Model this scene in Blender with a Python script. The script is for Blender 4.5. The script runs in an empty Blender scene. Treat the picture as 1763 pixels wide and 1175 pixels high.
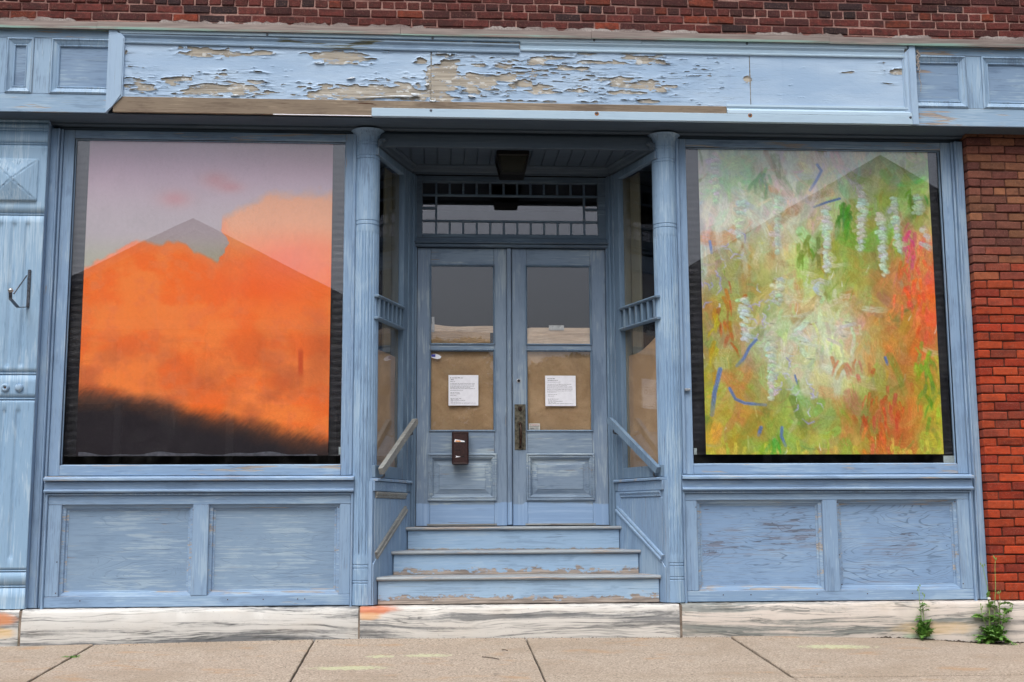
import bpy, bmesh, math, random
import numpy as np
from mathutils import Vector, Matrix
random.seed(7)
S = bpy.context.scene
COL = S.collection
PI = math.pi

# ------------------------------------------------------------------ camera
PW, PH = 1763, 1175
CF, CX, CD, CZ, CYAW, CPIT, CROL = 2119.5, -0.6328, 9.1929, 1.005, 0.0635, 0.1431, -0.0049
_fw = np.array([math.sin(CYAW)*math.cos(CPIT), math.cos(CYAW)*math.cos(CPIT), math.sin(CPIT)])
_r0 = np.array([math.cos(CYAW), -math.sin(CYAW), 0.0])
_u0 = np.cross(_r0, _fw)
_r = math.cos(CROL)*_r0 + math.sin(CROL)*_u0
_u = -math.sin(CROL)*_r0 + math.cos(CROL)*_u0
CP = np.array([CX, -CD, CZ])

def ray(px, py):
    return _fw + _r*((px-PW/2)/CF) - _u*((py-PH/2)/CF)
def at(px, py, Y=0.0):
    d = ray(px, py); t = (Y-CP[1])/d[1]
    return CP + d*t
def X(px, py, Y=0.0): return float(at(px, py, Y)[0])
def Z(px, py, Y=0.0): return float(at(px, py, Y)[2])
def Zm(pts, Y=0.0): return sum(Z(a, b, Y) for a, b in pts)/len(pts)
def Xm(pts, Y=0.0): return sum(X(a, b, Y) for a, b in pts)/len(pts)

cam = bpy.data.cameras.new('camera'); camo = bpy.data.objects.new('camera', cam); COL.objects.link(camo)
cam.sensor_width = 36; cam.lens = 36*CF/PW; cam.clip_end = 3000; cam.clip_start = 0.05
M = Matrix((( _r[0], _u[0], -_fw[0], CP[0]), (_r[1], _u[1], -_fw[1], CP[1]), (_r[2], _u[2], -_fw[2], CP[2]), (0,0,0,1)))
camo.matrix_world = M
S.camera = camo

# ------------------------------------------------------------------ colour / nodes
def lin(c):
    c = c/255.0
    return c/12.92 if c <= 0.04045 else ((c+0.055)/1.055)**2.4
def L(r, g, b): return (lin(r), lin(g), lin(b), 1.0)

class NT:
    def __init__(s, name):
        s.mat = bpy.data.materials.new(name); s.mat.use_nodes = True
        s.t = s.mat.node_tree; s.t.nodes.clear()
        s.out = s.n('ShaderNodeOutputMaterial')
        s.tc = s.n('ShaderNodeTexCoord')
    def n(s, typ, **k):
        nd = s.t.nodes.new(typ)
        for a, v in k.items(): setattr(nd, a, v)
        return nd
    def set(s, sock, v):
        if isinstance(v, bpy.types.NodeSocket): s.t.links.new(v, sock)
        else: sock.default_value = v
    def math(s, op, a, b=0.0, c=None, clamp=False):
        nd = s.n('ShaderNodeMath', operation=op, use_clamp=clamp)
        s.set(nd.inputs[0], a); s.set(nd.inputs[1], b)
        if c is not None: s.set(nd.inputs[2], c)
        return nd.outputs[0]
    def vec(s, scale, src=None, seed=0.0, rnd=True, rot=None):
        src = src or s.tc.outputs['Object']
        if rnd:
            oi = s.n('ShaderNodeObjectInfo')
            m = s.math('MULTIPLY_ADD', oi.outputs['Random'], 23.0, seed)
            ad = s.n('ShaderNodeVectorMath', operation='ADD'); s.set(ad.inputs[0], src)
            cb = s.n('ShaderNodeCombineXYZ'); s.set(cb.inputs[0], m); s.set(cb.inputs[1], m); s.set(cb.inputs[2], m)
            s.set(ad.inputs[1], cb.outputs[0]); src = ad.outputs[0]
        mp = s.n('ShaderNodeMapping'); s.set(mp.inputs['Vector'], src)
        mp.inputs['Scale'].default_value = scale
        if not rnd: mp.inputs['Location'].default_value = (seed, seed*1.7, seed*.6)
        if rot: mp.inputs['Rotation'].default_value = rot
        return mp.outputs[0]
    def noise(s, v, scale=1.0, detail=4.0, rough=.55, dist=0.0):
        nd = s.n('ShaderNodeTexNoise'); s.set(nd.inputs['Vector'], v)
        nd.inputs['Scale'].default_value = scale; nd.inputs['Detail'].default_value = detail
        nd.inputs['Roughness'].default_value = rough; nd.inputs['Distortion'].default_value = dist
        return nd.outputs['Fac']
    def step(s, v, a, b, lo=0.0, hi=1.0, smooth=True):
        nd = s.n('ShaderNodeMapRange', interpolation_type='SMOOTHSTEP' if smooth else 'LINEAR', clamp=True)
        s.set(nd.inputs[0], v)
        if a > b: a, b, lo, hi = b, a, hi, lo
        nd.inputs[1].default_value = a; nd.inputs[2].default_value = b
        nd.inputs[3].default_value = lo; nd.inputs[4].default_value = hi
        return nd.outputs[0]
    def mix(s, f, a, b, blend='MIX'):
        nd = s.n('ShaderNodeMix', data_type='RGBA', blend_type=blend)
        s.set(nd.inputs[0], f); s.set(nd.inputs[6], a); s.set(nd.inputs[7], b)
        return nd.outputs[2]
    def bump(s, h, dist=.002, strength=1.0, normal=None):
        nd = s.n('ShaderNodeBump'); nd.inputs['Distance'].default_value = dist; nd.inputs['Strength'].default_value = strength
        s.set(nd.inputs['Height'], h)
        if normal is not None: s.set(nd.inputs['Normal'], normal)
        return nd.outputs[0]
    def bsdf(s, col, rough=.6, normal=None, metal=0.0, spec=.5, **k):
        nd = s.n('ShaderNodeBsdfPrincipled')
        s.set(nd.inputs['Base Color'], col); s.set(nd.inputs['Roughness'], rough); s.set(nd.inputs['Metallic'], metal)
        s.set(nd.inputs['Specular IOR Level'], spec)
        if normal is not None: s.set(nd.inputs['Normal'], normal)
        for a, v in k.items(): s.set(nd.inputs[a], v)
        return nd.outputs[0]
    def done(s, sh):
        s.t.links.new(sh, s.out.inputs[0]); return s.mat
    def sep(s, v=None):
        nd = s.n('ShaderNodeSeparateXYZ'); s.set(nd.inputs[0], v or s.tc.outputs['Object']); return nd.outputs
    def attr(s, name, kind='Color'):
        nd = s.n('ShaderNodeAttribute'); nd.attribute_name = name; return nd.outputs[kind]

BLUE = (128, 156, 196); PALE = (168, 190, 218); DARK = (84, 106, 142); WOOD = (142, 132, 122)

def paint(name, grain='H', zsplit=None, base=BLUE, pale=PALE, dark=DARK, wood=WOOD, patch=.7, bare=.25, crack=.5, rough=.62, seed=0.0, ply=0.0, edge=.5, bumpd=.0016, foot=None):
    """weathered oil paint over grained wood; foot=(z0,z1): paint worn to bare wood near the bottom of the board"""
    base, pale, dark = [(int(c[0]*.985), int(c[1]*.985), int(c[2]*.935)) for c in (base, pale, dark)]
    N = NT(name)
    if grain == 'H': g1, g2, gb, gc = (1.3, 24, 34), (4, 70, 100), (1.2, 2.0, 2.6), (3.0, 20, 30)
    else:            g1, g2, gb, gc = (34, 24, 1.3), (100, 70, 4), (2.6, 2.0, 1.2), (30, 20, 3.0)
    gr = N.noise(N.vec(g1, seed=seed), 1, 5, .65, .4)
    fi = N.noise(N.vec(g2, seed=seed+3), 1, 3, .6)
    bg = N.noise(N.vec(gb, seed=seed+5), 1.3, 6, .6, .6)
    b2 = N.noise(N.vec(gc, seed=seed+9), .5, 4, .6, .5)
    # dry, brushy rubbing: the worn patches break up along the grain
    dry = N.math('ADD', N.math('MULTIPLY', N.math('SUBTRACT', gr, .5), .55), N.math('MULTIPLY', N.math('SUBTRACT', fi, .5), .75))
    pm = N.math('ADD', bg, dry); dm = N.math('SUBTRACT', bg, dry)
    chalk = N.noise(N.vec(tuple(q*.45 for q in gb), seed=seed+21), 1.1, 3, .5)
    col = N.mix(N.math('MULTIPLY', N.step(chalk, .42, .62), .35*patch), L(*base), L(*[int(.5*(a_+b_)) for a_, b_ in zip(base, pale)]))
    col = N.mix(N.math('MULTIPLY', N.step(pm, .545, .68), patch*.62), col, L(*pale))
    col = N.mix(N.math('MULTIPLY', N.step(dm, .44, .32), patch*.6), col, L(*dark))
    col = N.mix(N.math('MULTIPLY', N.step(fi, .58, .68), .30*patch), col, L(*pale))
    col = N.mix(N.math('MULTIPLY', N.step(fi, .43, .33), .40*patch), col, L(*dark))
    if zsplit:                                   # cleaner repainted band below a ragged brush line
        zz_ = N.math('MULTIPLY_ADD', N.math('SUBTRACT', bg, .5), .10, N.sep()[2])
        c2 = N.mix(N.math('MULTIPLY', N.step(gr, .45, .65), .5), L(128,156,190), L(158,182,210))
        col = N.mix(N.step(zz_, zsplit, zsplit-.012), col, c2)
    h = N.math('ADD', N.math('MULTIPLY', gr, .5), N.math('MULTIPLY', fi, .5))
    # bare timber
    bm = N.math('ADD', N.math('MULTIPLY', b2, .62), N.math('MULTIPLY', fi, .38))
    th = .70 - .16*bare
    m = N.step(bm, th, th+.035)
    if edge > 0:
        bv = N.n('ShaderNodeBevel', samples=3); bv.inputs['Radius'].default_value = .006
        ge = N.n('ShaderNodeNewGeometry')
        dp = N.n('ShaderNodeVectorMath', operation='DOT_PRODUCT'); N.set(dp.inputs[0], bv.outputs[0]); N.set(dp.inputs[1], ge.outputs['Normal'])
        e = N.step(dp.outputs['Value'], .985, .80)
        e = N.math('MULTIPLY', e, N.step(N.math('ADD', N.math('MULTIPLY', b2, .6), N.math('MULTIPLY', gr, .4)), .50-.06*edge, .58))
        m = N.math('MAXIMUM', m, N.math('MULTIPLY', e, .85))
    if foot:
        z = N.sep()[2]
        jag = N.noise(N.vec((14, 14, 30), seed=seed+31), 1, 5, .65)
        f = N.math('MULTIPLY_ADD', N.math('SUBTRACT', jag, .5), foot[2], z)
        m = N.math('MAXIMUM', m, N.step(f, foot[1], foot[0]))
    if ply > 0:
        pn = N.noise(N.vec((1.0, 5, 4.6), seed=seed+13), 1.1, 2.5, .5, .5)
        ring = N.math('SINE', N.math('MULTIPLY', N.math('ADD', pn, N.math('MULTIPLY', gr, .012)), 165.0))
        chips = N.noise(N.vec((5, 40, 50), seed=seed+17), 1, 4, .6)
        zone = N.noise(N.vec((2.2, 3, 3.0), seed=seed+19), 1, 3, .5)
        rl = N.math('MULTIPLY', N.math('MULTIPLY', N.step(ring, .68, .98), N.step(chips, .38, .52)), N.step(N.noise(N.vec((1.6, 3, 2.4), seed=seed+27), 1, 3, .5), .36, .56))
        big = N.step(N.math('ADD', N.math('MULTIPLY', chips, .5), N.math('MULTIPLY', zone, .5)), .64-.05*ply, .665-.05*ply)
        fine = N.step(N.math('ADD', N.math('MULTIPLY', fi, .6), N.math('MULTIPLY', zone, .4)), .60-.06*ply, .66-.06*ply)
        col = N.mix(N.math('MULTIPLY', rl, .7*ply), col, L(*[int(c*.70) for c in base]))
        m = N.math('MAXIMUM', m, N.math('MULTIPLY', big, .9))
        m = N.math('MAXIMUM', m, N.math('MULTIPLY', fine, .5*ply))
        h = N.math('MULTIPLY_ADD', rl, -.6, h)
    wcol = N.mix(N.step(fi, .35, .65), L(*[int(c*.72) for c in wood]), L(*wood))
    col = N.mix(m, col, wcol)
    cr = N.math('MULTIPLY', N.step(fi, .36, .28), N.step(b2, .45, .62))
    col = N.mix(N.math('MULTIPLY', cr, crack), col, L(60, 66, 78))
    h = N.math('MULTIPLY_ADD', m, -.8, h)
    h = N.math('MULTIPLY_ADD', cr, -.7, h)
    ro = N.math('MULTIPLY_ADD', m, .25, rough)
    return N.done(N.bsdf(col, ro, N.bump(h, bumpd, .8), spec=.35))

def plain(name, c, rough=.6, metal=0.0, var=.15, scale=30, spec=.5, bump=.0006):
    N = NT(name)
    n = N.noise(N.vec((scale,)*3), 1, 4, .6)
    col = N.mix(N.step(n, .3, .7), L(*[max(0, int(x*(1-var))) for x in c]), L(*[min(255, int(x*(1+var))) for x in c]))
    return N.done(N.bsdf(col, rough, N.bump(n, bump, .6), metal, spec))

def glass_mat(name, k=1.0, dirt=.5, tint=(1,1,1,1), wob=.0):
    N = NT(name)
    ge = N.n('ShaderNodeNewGeometry'); dp = N.n('ShaderNodeVectorMath', operation='DOT_PRODUCT')
    N.set(dp.inputs[0], ge.outputs['Incoming']); N.set(dp.inputs[1], ge.outputs['Normal'])
    ca = N.math('ABSOLUTE', dp.outputs['Value'])                 # Schlick reflectance of one glass face
    f = N.math('MULTIPLY', N.math('MULTIPLY_ADD', N.math('POWER', N.math('SUBTRACT', 1.0, ca), 5.0), .957, .043), k, clamp=True)
    tr = N.n('ShaderNodeBsdfTransparent'); tr.inputs[0].default_value = tint
    gl = N.n('ShaderNodeBsdfGlossy'); gl.inputs['Roughness'].default_value = .003; gl.inputs['Color'].default_value = (.90,.92,1,1)
    if wob > 0:
        w = N.noise(N.vec((1.2, 1.2, 1.2)), 1, 1, .4)
        N.set(gl.inputs['Normal'], N.bump(w, wob, 1))
    mx = N.n('ShaderNodeMixShader'); N.set(mx.inputs[0], f); N.set(mx.inputs[1], tr.outputs[0]); N.set(mx.inputs[2], gl.outputs[0])
    # thin film of dust
    d1 = N.noise(N.vec((3, 3, 2)), 1.2, 6, .7, .5); d2 = N.noise(N.vec((40, 40, 25)), 1, 4, .6)
    dm = N.math('MULTIPLY', N.step(N.math('ADD', N.math('MULTIPLY', d1, .7), N.math('MULTIPLY', d2, .3)), .46, .75), .05*dirt)
    df = N.n('ShaderNodeBsdfDiffuse'); df.inputs[0].default_value = L(170, 170, 168)
    m2 = N.n('ShaderNodeMixShader'); N.set(m2.inputs[0], dm); N.set(m2.inputs[1], mx.outputs[0]); N.set(m2.inputs[2], df.outputs[0])
    return N.done(m2.outputs[0])

# ------------------------------------------------------------------ mesh builder
ORG = {}
class MB:
    def __init__(s, T=None):
        s.v = []; s.f = []; s.T = T; s.c = []; s.cur = (1,1,1,1); s.mk = []
    def av(s, p):
        if s.T: p = s.T(*p)
        s.v.append((float(p[0]), float(p[1]), float(p[2]))); s.c.append(s.cur); return len(s.v)-1
    def box(s, x0, x1, y0, y1, z0, z1, b=.003, J=None):
        s.mk.append((len(s.v), len(s.f)))
        lo = (min(x0,x1), min(y0,y1), min(z0,z1)); hi = (max(x0,x1), max(y0,y1), max(z0,z1))
        b = min(b, .45*min(hi[i]-lo[i] for i in range(3)))
        idx = {}
        for sx in (0,1):
            for sy in (0,1):
                for sz in (0,1):
                    sg = (sx,sy,sz)
                    for a in range(3):
                        p = [0,0,0]
                        for i in range(3):
                            e = hi[i] if sg[i] else lo[i]
                            if i != a: e += (-b if sg[i] else b)
                            p[i] = e
                        if J: p = J(p)
                        idx[(sg,a)] = s.av(p)
        for a in range(3):
            o1, o2 = [i for i in range(3) if i != a]
            for sd in (0,1):
                q = []
                for (p1,p2) in ((0,0),(1,0),(1,1),(0,1)):
                    g = [0,0,0]; g[a]=sd; g[o1]=p1; g[o2]=p2; q.append(idx[(tuple(g),a)])
                s.f.append(q)
            for p1 in (0,1):
                for p2 in (0,1):
                    g0=[0,0,0]; g1=[0,0,0]; g0[a]=0; g1[a]=1
                    for g in (g0,g1): g[o1]=p1; g[o2]=p2
                    s.f.append([idx[(tuple(g0),o1)], idx[(tuple(g1),o1)], idx[(tuple(g1),o2)], idx[(tuple(g0),o2)]])
        for sx in (0,1):
            for sy in (0,1):
                for sz in (0,1):
                    s.f.append([idx[((sx,sy,sz),a)] for a in range(3)])
        return s
    def frame(s, x0, x1, z0, z1, prof, cap=False, sides='LRTB'):
        """mitred picture-frame sweep: prof = [(inset, y)...]"""
        s.mk.append((len(s.v), len(s.f)))
        loops = []
        for (i, y) in prof:
            loops.append([s.av((x0+i, y, z0+i)), s.av((x1-i, y, z0+i)), s.av((x1-i, y, z1-i)), s.av((x0+i, y, z1-i))])
        for a, b in zip(loops, loops[1:]):
            for k, sd in enumerate('BRTL'):
                if sd in sides:
                    j = (k+1) % 4; s.f.append([a[k], a[j], b[j], b[k]])
        if cap: s.f.append(loops[-1])
        return s
    def strip(s, x0, x1, poly, m0=0.0, m1=0.0):
        """closed polygon [(y,z)] extruded along x"""
        s.mk.append((len(s.v), len(s.f)))
        n = len(poly)
        a = [s.av((x0, y, z)) for y, z in poly]; b = [s.av((x1, y, z)) for y, z in poly]
        for i in range(n):
            j = (i+1) % n; s.f.append([a[i], a[j], b[j], b[i]])
        s.f.append(a[::-1]); s.f.append(b); return s
    def poly(s, pts):
        s.f.append([s.av(p) for p in pts]); return s
    def prism(s, pts, y0, y1):
        """outline [(x,z)] thick from y0 to y1"""
        s.mk.append((len(s.v), len(s.f)))
        n = len(pts); a = [s.av((x, y0, z)) for x, z in pts]; b = [s.av((x, y1, z)) for x, z in pts]
        for i in range(n):
            j = (i+1) % n; s.f.append([a[i], a[j], b[j], b[i]])
        s.f.append(a[::-1]); s.f.append(b); return s
    def tube(s, path, r, n=8, cap=True):
        s.mk.append((len(s.v), len(s.f)))
        path = [Vector(p) for p in path]; rs = r if isinstance(r, (list,tuple)) else [r]*len(path)
        rings = []
        up = Vector((0.13, 0.2, 1)).normalized()
        for i, p in enumerate(path):
            d = (path[min(i+1,len(path)-1)] - path[max(i-1,0)]).normalized()
            a = d.cross(up)
            if a.length < .05: a = d.cross(Vector((1,0,0)))
            a.normalize(); b = d.cross(a).normalized()
            rings.append([s.av(p + (a*math.cos(2*PI*k/n) + b*math.sin(2*PI*k/n))*rs[i]) for k in range(n)])
        for a, b in zip(rings, rings[1:]):
            for k in range(n): s.f.append([a[k], a[(k+1)%n], b[(k+1)%n], b[k]])
        if cap: s.f.append(rings[0][::-1]); s.f.append(rings[-1])
        return s
    def lathe(s, c, prof, n=24, axis='Z'):
        s.mk.append((len(s.v), len(s.f)))
        rings = []
        for r, h in prof:
            rg = []
            for k in range(n):
                a = 2*PI*k/n
                if axis == 'Z': p = (c[0]+r*math.cos(a), c[1]+r*math.sin(a), c[2]+h)
                else:           p = (c[0]+r*math.cos(a), c[1]+h, c[2]+r*math.sin(a))
                rg.append(s.av(p))
            rings.append(rg)
        for a, b in zip(rings, rings[1:]):
            for k in range(n): s.f.append([a[k], a[(k+1)%n], b[(k+1)%n], b[k]])
        s.f.append(rings[0][::-1]); s.f.append(rings[-1]); return s
    def each(s, name, mat, parent=None, **k):
        """one object for every shape collected"""
        out = []; mk = s.mk+[(len(s.v), len(s.f))]
        for (v0, f0), (v1, f1) in zip(mk, mk[1:]):
            m = MB(); m.v = s.v[v0:v1]; m.c = s.c[v0:v1]; m.f = [[i-v0 for i in q] for q in s.f[f0:f1]]
            out.append(m.build(name, mat, parent, **k))
        return out
    def build(s, name, mat, parent=None, smooth=False, color=False, label=None, recalc=True):
        o_ = ORG.get(parent, (0,0,0)) if parent else (0,0,0)
        me = bpy.data.meshes.new(name)
        me.from_pydata([(x-o_[0], y-o_[1], z-o_[2]) for x, y, z in s.v], [], s.f)
        if recalc:
            bm = bmesh.new(); bm.from_mesh(me); bmesh.ops.delete(bm, geom=[v for v in bm.verts if not v.link_faces], context='VERTS') if not color else None; bmesh.ops.recalc_face_normals(bm, faces=bm.faces); bm.to_mesh(me); bm.free()
        if color:
            ca = me.color_attributes.new('Col', 'FLOAT_COLOR', 'POINT')
            ca.data.foreach_set('color', np.array(s.c, dtype=np.float32).ravel())
        if smooth: me.shade_smooth()
        me.materials.append(mat); me.update()
        ob = bpy.data.objects.new(name, me); COL.objects.link(ob)
        if parent: ob.parent = parent; ORG[ob] = o_
        if label: ob['label'] = label
        return ob

def grid(name, P, mat, parent=None, smooth=True, attrs=None, keep=None, label=None):
    """P: (ny,nx,3) array -> quad mesh"""
    ny, nx = P.shape[:2]
    o_ = ORG.get(parent, (0,0,0)) if parent else (0,0,0)
    V = (P.reshape(-1,3) - np.array(o_)).astype(np.float32)
    i = np.arange(ny*nx).reshape(ny, nx)
    Q = np.stack([i[:-1,:-1], i[:-1,1:], i[1:,1:], i[1:,:-1]], -1).reshape(-1,4)
    if keep is not None: Q = Q[keep.reshape(-1)]
    me = bpy.data.meshes.new(name)
    me.vertices.add(len(V)); me.vertices.foreach_set('co', V.ravel())
    me.loops.add(Q.size); me.loops.foreach_set('vertex_index', Q.ravel().astype(np.int32))
    me.polygons.add(len(Q)); me.polygons.foreach_set('loop_start', np.arange(0, Q.size, 4, dtype=np.int32))
    me.update(calc_edges=True); me.validate()
    for k, a in (attrs or {}).items():
        if a.ndim == 3:
            c = np.ones((ny*nx,4), np.float32); c[:,:3] = a.reshape(-1,3)
            ca = me.color_attributes.new(k, 'FLOAT_COLOR', 'POINT'); ca.data.foreach_set('color', c.ravel())
        else:
            at_ = me.attributes.new(k, 'FLOAT', 'POINT'); at_.data.foreach_set('value', a.astype(np.float32).ravel())
    if smooth: me.shade_smooth()
    me.materials.append(mat)
    ob = bpy.data.objects.new(name, me); COL.objects.link(ob)
    if parent: ob.parent = parent; ORG[ob] = o_
    if label: ob['label'] = label
    return ob

def thing(name, label, cat, loc=(0,0,0), group=None):
    o = bpy.data.objects.new(name, None); COL.objects.link(o)
    o.location = loc; ORG[o] = tuple(loc); o.empty_display_size = .1
    tag(o, label, cat, group); return o
def tag(o, label, cat, group=None):
    o['label'] = label; o['category'] = cat
    if group: o['group'] = group
    return o
def structure(o): o['kind'] = 'structure'; return o

# numpy noise
def vnoise(x, y, seed):
    rs = np.random.RandomState(seed); tab = rs.rand(256, 256)
    xi = np.floor(x).astype(int); yi = np.floor(y).astype(int); fx = x-xi; fy = y-yi
    fx = fx*fx*fx*(fx*(fx*6-15)+10); fy = fy*fy*fy*(fy*(fy*6-15)+10)
    g = lambda a, b: tab[b % 256, a % 256]
    return (g(xi,yi)*(1-fx)+g(xi+1,yi)*fx)*(1-fy) + (g(xi,yi+1)*(1-fx)+g(xi+1,yi+1)*fx)*fy
def fbm(x, y, seed, o=5, gain=.5):
    s = np.zeros_like(x); a = 1.0; t = 0
    for k in range(o):
        s += a*vnoise(x*2**k+k*13.7, y*2**k+k*7.1, seed+k); t += a; a *= gain
    return s/t
def sst(v, a, b):
    t = np.clip((v-a)/(b-a), 0, 1); return t*t*(3-2*t)
def linv(c): 
    c = np.asarray(c, float)/255; return np.where(c <= .04045, c/12.92, ((c+.055)/1.055)**2.4)

# ------------------------------------------------------------------ materials
m_h   = paint('blue_paint_level_boards', 'H')
m_v   = paint('blue_paint_upright_boards', 'V')
m_hw  = paint('blue_paint_worn_ledges', 'H', wood=(164,160,156), bare=.9, edge=1.0, patch=.8)
m_fasc = paint('blue_paint_fascia', 'H', base=(140,168,206), pale=(172,194,222), bare=.9, patch=.7, wood=(172,160,150), seed=4)
m_fascv = paint('blue_paint_fascia_upright', 'V', base=(142,170,208), pale=(176,197,224), bare=.3, patch=.8, seed=6)
m_fpan = paint('blue_paint_fascia_panel', 'H', base=(124,150,188), pale=(158,180,208), dark=(88,110,146), patch=1.0, bare=.35, crack=.9, wood=(150,138,130), seed=5, edge=0)
m_trim = paint('light_blue_trim', 'H', base=(172,196,226), pale=(186,206,232), dark=(150,174,208), patch=.5, bare=.0, crack=.5, seed=8, edge=.2)
m_trimv = paint('light_blue_trim_upright', 'V', base=(158,183,220), pale=(180,200,230), dark=(130,155,195), patch=.5, bare=.05, crack=.5, seed=9, edge=.2)
m_col = paint('blue_paint_column', 'V', base=(130,160,200), pale=(170,193,222), patch=.85, bare=.0, crack=.8, seed=11, edge=0)
m_pil = paint('blue_paint_pilaster', 'V', base=(136,168,208), pale=(178,200,228), dark=(98,128,168), patch=.95, bare=.0, crack=.7, seed=13, edge=0)
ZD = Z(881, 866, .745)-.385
m_door = paint('blue_paint_door', 'V', zsplit=ZD, base=(118,138,168), pale=(164,178,196), dark=(84,104,134), wood=(128,126,126), patch=.9, bare=.35, crack=.4, seed=15)  # upper blue greyed by grime and darkened for recess shade; band below is repaint
m_rec = paint('blue_paint_recess_shaded', 'V', base=(104,128,160), pale=(140,162,190), dark=(78,98,128), patch=.9, bare=.1, seed=16, edge=.3)  # the shopfront blue darkened, recess shade put into the colour
m_rech = paint('blue_paint_recess_level_shaded', 'H', base=(80,98,122), pale=(112,132,156), dark=(60,78,102), patch=.9, bare=.1, seed=18, edge=.3)  # darker still: shade around the transom painted into the blue
m_doorh = paint('blue_paint_door_rails', 'H', zsplit=ZD, base=(120,140,170), pale=(170,184,200), dark=(88,108,136), wood=(128,126,126), patch=1.0, bare=.45, crack=.4, seed=17)  # rails above the repainted band darkened for recess shade like the stiles
m_plyl = paint('blue_paint_plywood_faded', 'H', base=(124,150,186), pale=(172,190,212), dark=(98,122,158), patch=.7, bare=.35, ply=.25, wood=(150,144,142), seed=19, edge=.2)
m_plyr = paint('blue_paint_plywood_flaking', 'H', base=(126,156,200), pale=(158,182,216), patch=.6, bare=.2, ply=1.0, wood=(120,128,146), seed=23, edge=.2)
m_dark = paint('blue_paint_soffit_shaded', 'H', base=(74,88,108), pale=(92,106,124), dark=(50,62,82), patch=.6, bare=.05, seed=29, edge=0)  # blue darkened to stand in for shade under beam and recess ceiling
m_grey = paint('grey_weathered_timber', 'H', base=(136,138,142), pale=(168,170,174), dark=(98,100,106), wood=(120,112,104), patch=.9, bare=.6, seed=31, edge=.6)
m_bare = paint('bare_brown_timber', 'H', base=(128,113,101), pale=(158,143,128), dark=(84,68,57), wood=(80,56,40), patch=1.0, bare=.5, crack=.8, seed=33, edge=.3)
m_black = plain('black_cloth', (17,17,21), .75, var=.25, scale=60, bump=.002)
m_inter = plain('dark_interior_plaster', (34,30,27), .9)
m_cream = paint('cream_paint_inside', 'V', base=(122,120,108), pale=(140,138,126), dark=(100,98,88), patch=.5, bare=.1, seed=41, edge=0)
m_white = plain('white_card', (232,233,240), .5, var=.02)
m_ink = plain('grey_ink', (92,92,104), .8, var=.05)
m_brass = plain('tarnished_brass', (98,94,82), .42, .75, var=.25, scale=50)
m_bronze = plain('dark_bronze', (70,54,46), .35, .8, var=.3, scale=60)
m_iron = plain('grey_iron', (80,84,92), .4, .7, var=.25, scale=70)
m_lamp = plain('black_lamp_metal', (12,12,13), .5, .3)
m_box = plain('brown_enamel', (52,32,31), .4, .1, var=.2, scale=80)
m_flash = None
m_glass = glass_mat('window_glass', 1.6, .6, wob=.0004)
m_glassd = glass_mat('door_glass', 1.6, .9)
m_glasss = glass_mat('side_glass', 1.0, .5)

FZ = Z(881, 61, -.27)-.022-.385
def flashing_mat():
    N = NT('weathered_copper_flashing')
    z = N.sep()[2]; g = N.noise(N.vec((3, 20, 60)), 1, 5, .6)
    v = N.step(N.noise(N.vec((1.5, 4, 30)), 1, 4, .6), .42, .62)
    col = N.mix(N.step(g, .3, .7), L(104,92,88), L(136,124,118))
    col = N.mix(N.math('MULTIPLY', N.math('MULTIPLY', v, N.step(z, FZ+.026, FZ+.012)), .8), col, L(122,160,150))
    return N.done(N.bsdf(col, .6, N.bump(g, .001, .5), .25))
m_flash = flashing_mat()

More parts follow.
